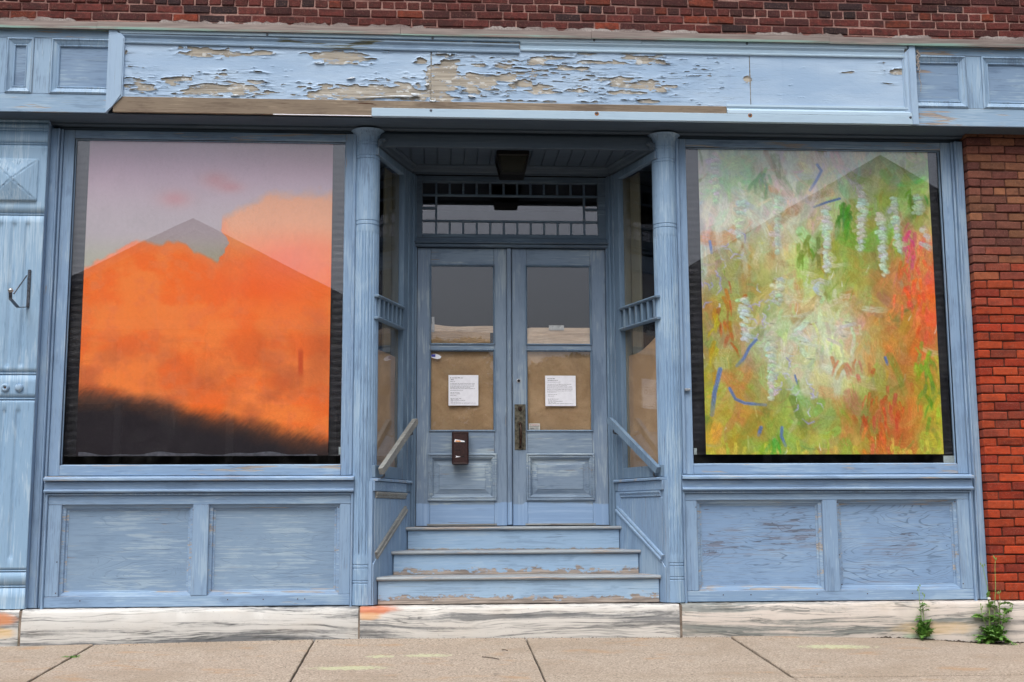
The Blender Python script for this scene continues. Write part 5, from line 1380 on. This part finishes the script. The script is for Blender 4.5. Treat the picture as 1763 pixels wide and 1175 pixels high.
m = MB(); m.prism([(a[0]+wb_*.20, za+.002), (a[0]+wb_*.52, za+.002), (a[0]+wb_*.50, za+.012), (a[0]+wb_*.22, za+.013)], Yd-.0932, Yd-.0924); m.build('orange_print', plain('orange_ink', (222,146,60), .5), fy)

# ================================================================== LANTERN
zc_ = zceil; ly = .36
hw_ = (X(909.5, 262, ly-.1)-X(853.5, 262, ly-.1))/2; xc = X(881.5, 262, ly)
ln_ = thing('porch_lantern', 'square dark metal lantern fixed under the recess ceiling', 'lantern', (xc, ly, zc_))
m = MB(); m.box(xc-hw_, xc+hw_, ly-hw_, ly+hw_, zc_-.040, zc_-.0005, .006); m.build('cap', m_lamp, ln_)
hb_ = hw_*.70; zb0 = zc_-.175
m = MB()
cs = [(-1,-1),(1,-1),(1,1),(-1,1)]
for (p, q_) in cs: m.tube([(xc+p*hw_*.93, ly+q_*hw_*.93, zc_-.040), (xc+p*hb_, ly+q_*hb_, zb0)], .009, 6)
for k in range(4):
    p, q_ = cs[k], cs[(k+1)%4]
    m.tube([(xc+p[0]*hb_, ly+p[1]*hb_, zb0), (xc+q_[0]*hb_, ly+q_[1]*hb_, zb0)], .009, 6)
m.box(xc-hb_-.006, xc+hb_+.006, ly-hb_-.006, ly+hb_+.006, zb0-.008, zb0-.001, .002)
m.build('frame', m_lamp, ln_)
m = MB()
for k in range(4):
    p, q_ = cs[k], cs[(k+1)%4]
    m.poly([(xc+p[0]*hw_*.9, ly+p[1]*hw_*.9, zc_-.040), (xc+q_[0]*hw_*.9, ly+q_[1]*hw_*.9, zc_-.040), (xc+q_[0]*hb_*.97, ly+q_[1]*hb_*.97, zb0), (xc+p[0]*hb_*.97, ly+p[1]*hb_*.97, zb0)])
m.build('glass', plain('smoky_amber_glass', (30,27,21), .25), ln_)

# ================================================================== BRACKET ON THE PILASTER
hk = thing('iron_bracket', 'grey iron bracket with a round ball tip on the left pilaster', 'bracket', tuple(at(48, 498, YP)))
a = at(48, 530, YP); b = at(48.6, 465, YP)
m = MB(); m.box(a[0]-.011, a[0]+.012, YP-.010, YP-.0005, a[2], b[2], .003)
for zz in (a[2]+.02, b[2]-.02): m.lathe((a[0], YP-.010, zz), [(.007, 0), (.005, -.004)], 8, 'Y')
m.build('back_plate', m_iron, hk)
P0 = at(45, 529, YP-.01); P1 = at(31, 529.5, YP-.17); P2 = at(18, 515, YP-.32); P3 = at(18, 503, YP-.335)
def strap(mb_, pts, w, t):
    for p, q_ in zip(pts, pts[1:]):
        p, q_ = Vector(p), Vector(q_); d = (q_-p).normalized(); sd_ = Vector((1,0,0)); nrm = d.cross(sd_).normalized()
        vs = [mb_.av(c_+sd_*i*w+nrm*j*t) for c_ in (p-d*t, q_+d*t) for (i, j) in ((-1,-1),(1,-1),(1,1),(-1,1))]
        for f_ in ((0,1,2,3),(7,6,5,4),(0,4,5,1),(1,5,6,2),(2,6,7,3),(3,7,4,0)): mb_.f.append([vs[k] for k in f_])
m = MB(); strap(m, [P0, P1, P2, P3], .012, .003); m.build('arm', m_iron, hk)
m = MB(); m.tube([at(24, 506, YP-.285), at(46, 475, YP-.008)], .005, 8); m.build('strut', m_iron, hk, smooth=True)
m = MB(); q = at(18.5, 500.5, YP-.335); m.lathe((q[0], q[1], q[2]), [(.003,-.018),(.012,-.014),(.018,-.004),(.018,.004),(.012,.014),(.004,.018)], 16); m.build('ball', plain('polished_ball', (160,160,158), .3, .7), hk, smooth=True)

# ================================================================== HANDRAILS
def handrail(pt, pb, lab, mat):
    A = Vector(at(pb[0], pb[1], -.02)); B = Vector(at(pt[0], pt[1], .60)); d = (B-A).normalized(); L_ = (B-A).length
    t = thing('handrail', lab, 'handrail', tuple(A))
    sd_ = d.cross(Vector((0,0,1))).normalized(); n = sd_.cross(d).normalized()
    def Tr(x, y, z): 
        q_ = A+d*x+sd_*y+n*z; return (q_.x, q_.y, q_.z)
    m = MB(Tr); n_ = 10; h = .026
    out = [(0, -h), (L_-.03, -h)] + [(L_-.03+.03*math.sin(k*PI/n_), -h*math.cos(k*PI/n_)) for k in range(1, n_)] + [(L_-.03, h), (0, h)]
    m.prism(out, -.018, .018); m.build('rail', mat, t)
    for u in (.05, L_-.10):
        b_ = MB(); p = A+d*u-n*.03; sgn = 1 if p.x > 0 else -1
        w_ = Vector((sgn*wallx(p.y)*1.0, p.y+.03*0, p.z-.05))
        b_.tube([tuple(p), tuple(p-Vector((0,0,.035))), (p.x*.4+w_.x*.6, p.y, p.z-.05), (w_.x, p.y, p.z-.05)], .007, 8); b_.build('rail_bracket', m_iron, t, smooth=True)
handrail((716, 724), (656, 812), 'wooden handrail worn to bare grey timber left of the steps', m_grey)
handrail((1048, 722), (1133, 810), 'blue painted handrail right of the steps', m_rec)

# ================================================================== GROUND
zp0 = Z(881, 1099.5, YM)
hx = [-6, X(35,1113,YM), X(330,1105,YM), X(620,1098.5,YM), X(1313,1095,YM), X(1560,1099,YM), X(1690,1108,YM), X(1763,1107,YM), 6]
hz = [Z(35,1114,YM)-.01, Z(35,1113,YM), Z(330,1105,YM), Z(620,1098.5,YM), Z(1313,1095.5,YM), Z(1560,1099.5,YM), Z(1690,1107.5,YM), Z(1763,1107,YM), Z(1763,1107,YM)]
def zpav(x, y):
    k = max(0, min(1, 1-(YM-y)/1.2)); return zp0 + .060*(y-YM) + k*(float(np.interp(x, hx, hz))-zp0)
def pav(px, py):
    d = ray(px, py); t = (YM-CP[1])/d[1]
    for _ in range(30):
        q_ = CP+d*t; t += (zpav(q_[0], q_[1])-q_[2])/(d[2]-.06*d[1])
    return CP+d*t
jx = [pav(158,1112)[0], pav(540,1103)[0], pav(908,1104)[0], pav(1260,1098)[0], pav(1630,1104)[0]]
jx = [jx[0]-4.65, jx[0]-3.1, jx[0]-1.55]+jx+[jx[-1]+1.55, jx[-1]+3.1, jx[-1]+4.65]
mb = MB(); rj = random.Random(2)
rows = [(YM-.013, -1.72), (-1.732, -3.3)]
for (ya, yb) in rows:
    for xa, xb in zip(jx, jx[1:]):
        n = 14; g = .006; oz = rj.uniform(-.004, .004)
        ys_ = [ya, ya-.004]+[ya+(yb-ya)*k/n for k in range(1, n)]+[yb+.004, yb]; xs_ = [xa+g, xa+g+.005]+[xa+g+(xb-xa-2*g)*k/n for k in range(1, n)]+[xb-g-.005, xb-g]
        ids = [[mb.av((xx+ (rj.uniform(-.0025,.0025) if i in (0,1,len(xs_)-2,len(xs_)-1) else 0), yy, zpav(xx, yy)+oz-(.005 if (i in (0, len(xs_)-1) or jj in (0, len(ys_)-1)) else 0))) for i, xx in enumerate(xs_)] for jj, yy in enumerate(ys_)]
        for p in range(len(ys_)-1):
            for q_ in range(len(xs_)-1): mb.f.append([ids[p][q_], ids[p][q_+1], ids[p+1][q_+1], ids[p+1][q_]])
        for row in (ids[0], ids[-1]):
            lo = [mb.av((mb.v[k][0], mb.v[k][1], mb.v[k][2]-.08)) for k in row]
            for k in range(len(row)-1): mb.f.append([row[k], row[k+1], lo[k+1], lo[k]])
        for cI in (0, -1):
            col_ = [r_[cI] for r_ in ids]; lo = [mb.av((mb.v[k][0], mb.v[k][1], mb.v[k][2]-.08)) for k in col_]
            for k in range(len(col_)-1): mb.f.append([col_[k], col_[k+1], lo[k+1], lo[k]])
structure(mb.build('sidewalk', m_conc, None))
mb = MB(); n = 40
for k in range(n):
    xa, xb = -9+18*k/n, -9+18*(k+1)/n
    mb.poly([(xa, YM+.1, zpav(xa, YM)-.018), (xb, YM+.1, zpav(xb, YM)-.018), (xb, -1.4, zpav(xb, -1.4)-.018), (xa, -1.4, zpav(xa, -1.4)-.018)])
    mb.poly([(xa, -1.4, zpav(xa, -1.4)-.018), (xb, -1.4, zpav(xb, -1.4)-.018), (xb, -3.3, zpav(xb, -3.3)-.018), (xa, -3.3, zpav(xa, -3.3)-.018)])
structure(mb.build('sidewalk_bed', m_dirt, None))
zk_ = zpav(0, -3.3); zroad = zk_-.15
mb = MB(); mb.box(-40, 40, -3.48, -3.306, zroad-.2, zk_, .02); structure(mb.build('kerb', plain('granite_kerb', (150,148,144), .8), None))
mb = MB(); mb.box(-120, 120, -15.5, -3.482, zroad-.1, zroad, .002); structure(mb.build('road', m_asph, None))
mb = MB(); mb.box(-120, 120, -15.68, -15.502, zroad-.2, zroad+.13, .02); mb.box(-120, 120, -18, -15.682, zroad-.2, zroad+.134, .01); structure(mb.build('opposite_pavement', plain('opposite_concrete', (112,108,102), .9), None))
mb = MB(); mb.box(-300, 300, -300, 60, zroad-.4, zroad-.11, .01); structure(mb.build('ground', m_grass, None))
mb = MB(); mb.box(-120, 120, -60, -18.002, zroad-.105, zroad+.10, .01); structure(mb.build('lawn', plain('short_lawn', (52,66,36), .95, var=.3, scale=6), None))

# ================================================================== PLANTS
N = NT('weed_leaf'); oi = N.n('ShaderNodeObjectInfo'); n1 = N.noise(N.vec((40,40,40)), 1, 3, .6); c = N.mix(N.step(n1, .35, .65), L(66,110,42), L(120,164,76))
tl = N.n('ShaderNodeBsdfTranslucent'); N.set(tl.inputs[0], c); mx2 = N.n('ShaderNodeMixShader'); mx2.inputs[0].default_value = .3
N.set(mx2.inputs[1], N.bsdf(c, .5)); N.set(mx2.inputs[2], tl.outputs[0]); m_leaf = N.done(mx2.outputs[0])
m_stem = plain('weed_stem', (120,150,80), .6)
def leaf(mb_, base, dirv, L_, w, droop, r, lobes=5, tw=0.0):
    """toothed dandelion-like blade"""
    d = Vector(dirv).normalized(); sd_ = d.cross(Vector((0,0,1))); 
    if sd_.length < .1: sd_ = Vector((1,0,0))
    sd_.normalize(); sd_ = (sd_*math.cos(tw)+Vector((0,0,1))*math.sin(tw)).normalized()
    n = lobes*2; mid = []; le = []; ri = []
    for k in range(n+1):
        u = k/n; p = Vector(base)+d*L_*u+Vector((0,0,-droop*L_*u*u)); env = math.sin(PI*min(1, .12+u*.88))**.8
        ww = w*env*(1.0 if k % 2 else .42)
        if k == n: ww = .0005
        j = r.uniform(.8, 1.2); bk_ = -d*w*.35*(1 if k % 2 else 0)
        mid.append(mb_.av(p)); le.append(mb_.av(p+sd_*ww*j+bk_+Vector((0,0,.15*ww)))); ri.append(mb_.av(p-sd_*ww*j+bk_+Vector((0,0,.15*ww))))
    for k in range(n):
        mb_.f.append([mid[k], mid[k+1], le[k+1], le[k]]); mb_.f.append([mid[k], ri[k], ri[k+1], mid[k+1]])
def weed(px, py, lab, stems, nleaf, size, seed, Y=YM-.025, flower=False):
    r = random.Random(seed); q_ = at(px, py, Y); base = Vector((q_[0], Y, q_[2]))
    t = thing('weed', lab, 'weed', tuple(base))
    lf = MB(); sm = MB(); bud = MB()
    for k in range(nleaf):
        a = r.uniform(-PI*1.02, .02*PI); up = r.choice((r.uniform(.1, .7), r.uniform(.9, 3.2)))
        leaf(lf, base+Vector((r.uniform(-.02,.02)*size*4, r.uniform(-.01,.005), r.uniform(0,.02))), (math.cos(a), math.sin(a)*.5-.08, up), size*r.uniform(.55, 1.15), size*.25*r.uniform(.7,1.2), r.uniform(.15,.7), r, r.choice((4,5,6)), r.uniform(-.5,.5))
    for (path, lv) in stems:
        P_ = [Vector(at(a_, b_, Y-.01-.006*i)) for i, (a_, b_) in enumerate(path)]
        sm.tube(P_, [.0032-.0018*i/len(P_) for i in range(len(P_))], 6)
        for k in range(lv):
            u = r.uniform(.08, .62)*(len(P_)-1); i = min(int(u), len(P_)-2); p = P_[i].lerp(P_[i+1], u-int(u)); a = r.uniform(0, 2*PI)
            leaf(lf, p, (math.cos(a), math.sin(a)*.5, r.uniform(.1, .9)), size*r.uniform(.3,.65), size*.14, .4, r, 4, r.uniform(-.6,.6))
        for k in range(3):
            e = P_[-1]+Vector((r.uniform(-.018,.018), r.uniform(-.006,.006), r.uniform(-.02,.015)))
            sm.tube([P_[-1]-Vector((0,0,.02)), e], .0012, 5); bud.lathe(tuple(e), [(.001,-.006),(.0045,-.002),(.004,.006),(.001,.012)], 7)
    lf.build('leaf_cluster', m_leaf, t); 
    if stems:
        sm.each('stem', m_stem, t, smooth=True); bud.each('bud', plain('green_bud', (110,140,70), .6), t, smooth=True)
    if flower:
        f = MB(); q_ = at(1703, 1031, Y-.03); f.lathe(tuple(q_), [(.002,-.012),(.009,-.007),(.012,0),(.009,.007),(.002,.012)], 10); f.build('seed_head', plain('white_fluff', (222,222,214), .9), t, smooth=True)
    return t
weed(1591, 1098, 'small leafy weed growing from the joint below the right bulkhead', [([(1590,1094),(1586,1062),(1583,1035),(1582,1012)], 9), ([(1593,1095),(1590,1058),(1588,1040),(1592,1024)], 4)], 17, .16, 3)
weed(1711, 1104, 'taller bushy weed with a white seed head by the brick pier', [([(1706,1096),(1704,1060),(1700,1010),(1694,985),(1692,973)], 6), ([(1712,1096),(1712,1060),(1714,1010),(1713,975),(1714,962)], 5), ([(1719,1096),(1720,1060),(1722,1035),(1719,1018)], 7), ([(1704,1095),(1692,1062),(1688,1045)], 9), ([(1720,1098),(1727,1070),(1731,1052),(1742,1046)], 12), ([(1710,1098),(1703,1075),(1703,1034)], 1)], 54, .185, 5, flower=True)
q = pav(122, 1131); r = random.Random(9)
lf = MB()
for k in range(34):
    a = r.uniform(0, 2*PI); leaf(lf, (q[0]+r.uniform(-.025,.025), q[1]+r.uniform(-.02,.02), q[2]-.005), (math.cos(a), math.sin(a), r.uniform(.25,.9)), r.uniform(.035,.075), .016, .5, r, 3)
tag(lf.build('grass_tuft', m_leaf, None), 'tiny green tuft in the sidewalk joint at lower left', 'weed')
# grit along the foot of the stone (nobody could count it)
gm = MB(); rg = random.Random(31)
for k in range(900):
    xg = rg.uniform(-4.4, 4.4); yg = YM-.006-abs(rg.gauss(0, .05)) if k < 620 else rg.uniform(-1.6, -.2); zg_ = zpav(xg, yg)-.004; sz = rg.uniform(.002, .006) if k < 620 else rg.uniform(.0015, .004)
    vs = [gm.av((xg+sz*a_*rg.uniform(.6,1.3), yg+sz*b_*rg.uniform(.6,1.3), zg_+sz*c_*rg.uniform(.5,1)+.003)) for a_, b_, c_ in ((1,0,0),(-1,0,0),(0,1,0),(0,-1,0),(0,0,1))]
    for f_ in ((0,2,4),(2,1,4),(1,3,4),(3,0,4)): gm.f.append([vs[q_] for q_ in f_])
gob = gm.build('sidewalk_grit', plain('dark_grit', (84,74,66), .9, var=.5, scale=30), None); gob['kind'] = 'stuff'; gob['label'] = 'fine dark grit swept against the foot of the marble blocks'; gob['category'] = 'grit'
dm_ = MB(); rd = random.Random(77)
for k in range(60):
    xa = X(1560, 1098, YM)+.032*k-.25; 
    if xa > X(1763, 1100, YM)+.2: break
    dm_.mk.append((len(dm_.v), len(dm_.f)))
    y0_, z0_ = YM-.002, zpav(xa, YM); w_ = rd.uniform(.03, .055); dp_ = rd.uniform(.012, .040); hh_ = rd.uniform(.004, .016)
    n_ = 9; c_ = dm_.av((xa, y0_-dp_*.3, z0_+hh_)); rim = [dm_.av((xa+w_*math.cos(PI*2*q_/n_)*rd.uniform(.8,1.1), y0_+.008-dp_*(.5+.5*math.sin(PI*2*q_/n_))*rd.uniform(.8,1.2), z0_-.004)) for q_ in range(n_)]
    for q_ in range(n_): dm_.f.append([rim[q_], rim[(q_+1)%n_], c_])
dob = dm_.build('soil_in_crack', m_dirt, None); dob['kind'] = 'stuff'; dob['label'] = 'dark soil gathered in the crack where the weeds root'; dob['category'] = 'soil'
# litter
def twig(px, py, px2, py2, w, lab):
    a, b = pav(px, py), pav(px2, py2); m_ = MB(); mid = (a+b)/2+np.array([0,.004,.003]); m_.tube([a+np.array([0,0,.003]), mid+np.array([0,0,.003]), b+np.array([0,0,.003])], w, 6)
    tag(m_.build('twig', plain('dry_twig', (64,52,44), .9), None), lab, 'twig')
twig(830, 1132, 859, 1136, .003, 'thin dark twig lying on the sidewalk below the steps')
twig(864, 1120, 874, 1121, .003, 'shorter broken twig on the sidewalk nearer the marble block')
def dead_leaf(px, py, s_, lab):
    a = pav(px, py); m_ = MB(); leaf(m_, a+np.array([-s_/2,0,.004]), (1,.3,.15), s_, s_*.25, .2, random.Random(px), 3)
    tag(m_.build('dead_leaf', plain('dead_leaf_brown', (84,66,56), .9), None), lab, 'leaf')
dead_leaf(857, 1162, .05, 'curled brown dead leaf at the bottom edge of the sidewalk')
dead_leaf(1417, 1142, .035, 'small brown dead leaf on the sidewalk slab under the right window')

# ================================================================== ACROSS THE STREET (seen in the glass)
def house(apx, apy, slope, halfw, yreal, lab, wallc, trimc, porch):
    ymir = .12-yreal; A = at(apx, apy, ymir); xa, za = A[0], A[2]
    zg = zroad+.10; ze = za-slope*halfw
    t = thing('gabled_house', lab, 'house', (xa, yreal, zg))
    mw = plain(lab.split()[0]+'_siding', wallc, .85); mt = plain(lab.split()[0]+'_trim', trimc, .7)
    m_ = MB(); m_.prism([(xa-halfw+.4, zg), (xa+halfw-.4, zg), (xa+halfw-.4, ze+.1), (xa, za-.25), (xa-halfw+.4, ze+.1)], yreal-9, yreal-.4); w_ = m_.build('wall', mw, t)
    m_ = MB()
    for sgn in (-1, 1):
        pts = [(xa, za), (xa+sgn*halfw, ze), (xa+sgn*halfw, ze-.24), (xa, za-.24)]
        m_.prism(pts, yreal-9.4, yreal)
    m_.build('roof', plain('slate_roof', (58,58,64), .8), t)
    m_ = MB()
    for sgn in (-1, 1):
        m_.prism([(xa, za-.26), (xa+sgn*(halfw-.1), ze-.20), (xa+sgn*(halfw-.1), ze-.52), (xa, za-.60)], yreal-.4, yreal-.33)
    m_.each('rake_board', mt, t)
    m_ = MB(); m_.box(xa-halfw+.3, xa+halfw-.3, yreal-.42, yreal-.30, ze-.25, ze+.0, .01); m_.build('belt_course', mt, t)
    for wx in (-2.4, 0, 2.4):
        m_ = MB(); m_.box(xa+wx-.5, xa+wx+.5, yreal-.41, yreal-.34, ze-2.0, ze-.5, .01); f_ = m_.build('window', mt, t)
        m_ = MB(); m_.box(xa+wx-.4, xa+wx+.4, yreal-.338, yreal-.33, ze-1.9, ze-.6, .004); m_.build('pane', plain('dark_far_glass', (22,24,28), .2), f_)
    if porch:
        m_ = MB(); m_.prism([(xa-halfw, ze-2.2), (xa+halfw, ze-2.2), (xa+halfw, ze-2.5), (xa-halfw, ze-2.5)], yreal-.3, yreal+1.8); m_.build('porch_roof', mt, t)
        for wx in (-4, -1.4, 1.4, 4):
            m_ = MB(); m_.box(xa+wx-.09, xa+wx+.09, yreal+1.5, yreal+1.7, zg, ze-2.5, .01); m_.build('porch_post', mt, t)
house(333, 375, .515, 5.4, -24, 'brown gabled house across the street, mirrored in the left show window', (62,56,54), (92,88,84), True)
house(1515, 267, .585, 6.4, -24, 'grey gabled house across the street, mirrored in the right show window', (56,58,60), (96,96,92), True)
def tree(px, py, yreal, ht, lab, seed, n=5200):
    r = random.Random(seed); A = at(px, py, 2*.765-yreal); zg = zroad+.1; x, zt = A[0], A[2]
    t = thing('street_tree', lab, 'tree', (x, yreal, zg)); tr_ = MB()
    tr_.tube([(x, yreal, zg-.1), (x+.05, yreal, zg+(zt-zg)*.3), (x-.05, yreal, zg+(zt-zg)*.6), (x, yreal, zt-.3)], [.2,.16,.11,.03], 8)
    cl_ = []
    for k in range(26):
        a = r.uniform(0, 2*PI); u = r.uniform(.32, .95); rad = ht*.32*math.sin(PI*(1-u)*.9+.25); e = (x+math.cos(a)*rad*r.uniform(.3,1), yreal+math.sin(a)*rad*r.uniform(.3,1), zg+(zt-zg)*u); cl_.append(e)
        tr_.tube([(x, yreal, zg+(zt-zg)*max(.25, u-.25)), e], [.05, .015], 5)
    tr_.build('trunk', plain('grey_bark', (84,74,64), .9), t); lf_ = MB()
    for k in range(n):
        c_ = r.choice(cl_); g_ = [r.gauss(0, ht*.07) for _ in range(3)]; p = Vector((c_[0]+g_[0], c_[1]+g_[1], min(zt, c_[2]+g_[2]))); s_ = r.uniform(.08, .22); a, b = Vector((r.gauss(0,1), r.gauss(0,1), r.gauss(0,1))).normalized(), Vector((r.gauss(0,1), r.gauss(0,1), r.gauss(0,1))).normalized()
        lf_.poly([p-a*s_, p+b*s_*.6, p+a*s_, p-b*s_*.6])
    lf_.build('crown', plain('tree_leaves', (58,78,38), .7, var=.35, scale=2), t)
tree(985, 625, -26, 6.0, 'young leafy tree across the street, mirrored in the right door pane', 5)
tree(930, 634, -28, 5.5, 'lower round tree across the street, left of the young leafy one', 8)
tree(1090, 630, -30, 5.5, 'bushy tree across the street farthest from the brown house', 12)
tree(775, 588, -25, 6.5, 'broad dense tree across the street, mirrored in the left door pane', 15)

# ================================================================== LIGHT
w = bpy.data.worlds.new('World'); S.world = w; w.use_nodes = True; nt = w.node_tree; nt.nodes.clear()
sky = nt.nodes.new('ShaderNodeTexSky'); sky.sky_type = 'NISHITA'; sky.sun_disc = False
EL, AZ = math.radians(58), math.radians(200)        # sun high over the street, a little left of the camera
sky.sun_elevation = EL; sky.sun_rotation = AZ; sky.air_density = 1.0; sky.dust_density = 4.0; sky.ozone_density = 1.0
hs = nt.nodes.new('ShaderNodeHueSaturation'); hs.inputs['Saturation'].default_value = .42
bgn = nt.nodes.new('ShaderNodeBackground'); bgn.inputs['Strength'].default_value = .11
ow = nt.nodes.new('ShaderNodeOutputWorld')
tcw = nt.nodes.new('ShaderNodeTexCoord'); spw = nt.nodes.new('ShaderNodeSeparateXYZ'); nt.links.new(tcw.outputs['Generated'], spw.inputs[0])
ov = nt.nodes.new('ShaderNodeMapRange'); nt.links.new(spw.outputs[2], ov.inputs[0]); ov.inputs[1].default_value = 0; ov.inputs[2].default_value = 1; ov.inputs[3].default_value = .56; ov.inputs[4].default_value = 2.0   # overcast: the zenith brighter than the horizon
mw_ = nt.nodes.new('ShaderNodeMix'); mw_.data_type = 'RGBA'; mw_.blend_type = 'MULTIPLY'; mw_.inputs[0].default_value = 1
nt.links.new(sky.outputs[0], hs.inputs['Color']); nt.links.new(hs.outputs[0], mw_.inputs[6]); nt.links.new(ov.outputs[0], mw_.inputs[7]); nt.links.new(mw_.outputs[2], bgn.inputs['Color']); nt.links.new(bgn.outputs[0], ow.inputs[0])
sl_ = bpy.data.lights.new('sun', 'SUN'); sl_.energy = .9; sl_.angle = math.radians(50); sl_.color = (1, .97, .93)
so = bpy.data.objects.new('sun', sl_); COL.objects.link(so)
sd_ = Vector((math.sin(AZ)*math.cos(EL), math.cos(AZ)*math.cos(EL), math.sin(EL)))   # towards the sun
so.rotation_euler = sd_.to_track_quat('Z', 'Y').to_euler(); so.location = (0, -12, 14)

S.view_settings.view_transform = 'Standard'; S.view_settings.look = 'None'; S.view_settings.gamma = 1; S.view_settings.use_curve_mapping = False
S.view_settings.exposure = 0.5
S.render.engine = 'CYCLES'; S.cycles.use_denoising = True; S.cycles.max_bounces = 8; S.cycles.transparent_max_bounces = 12
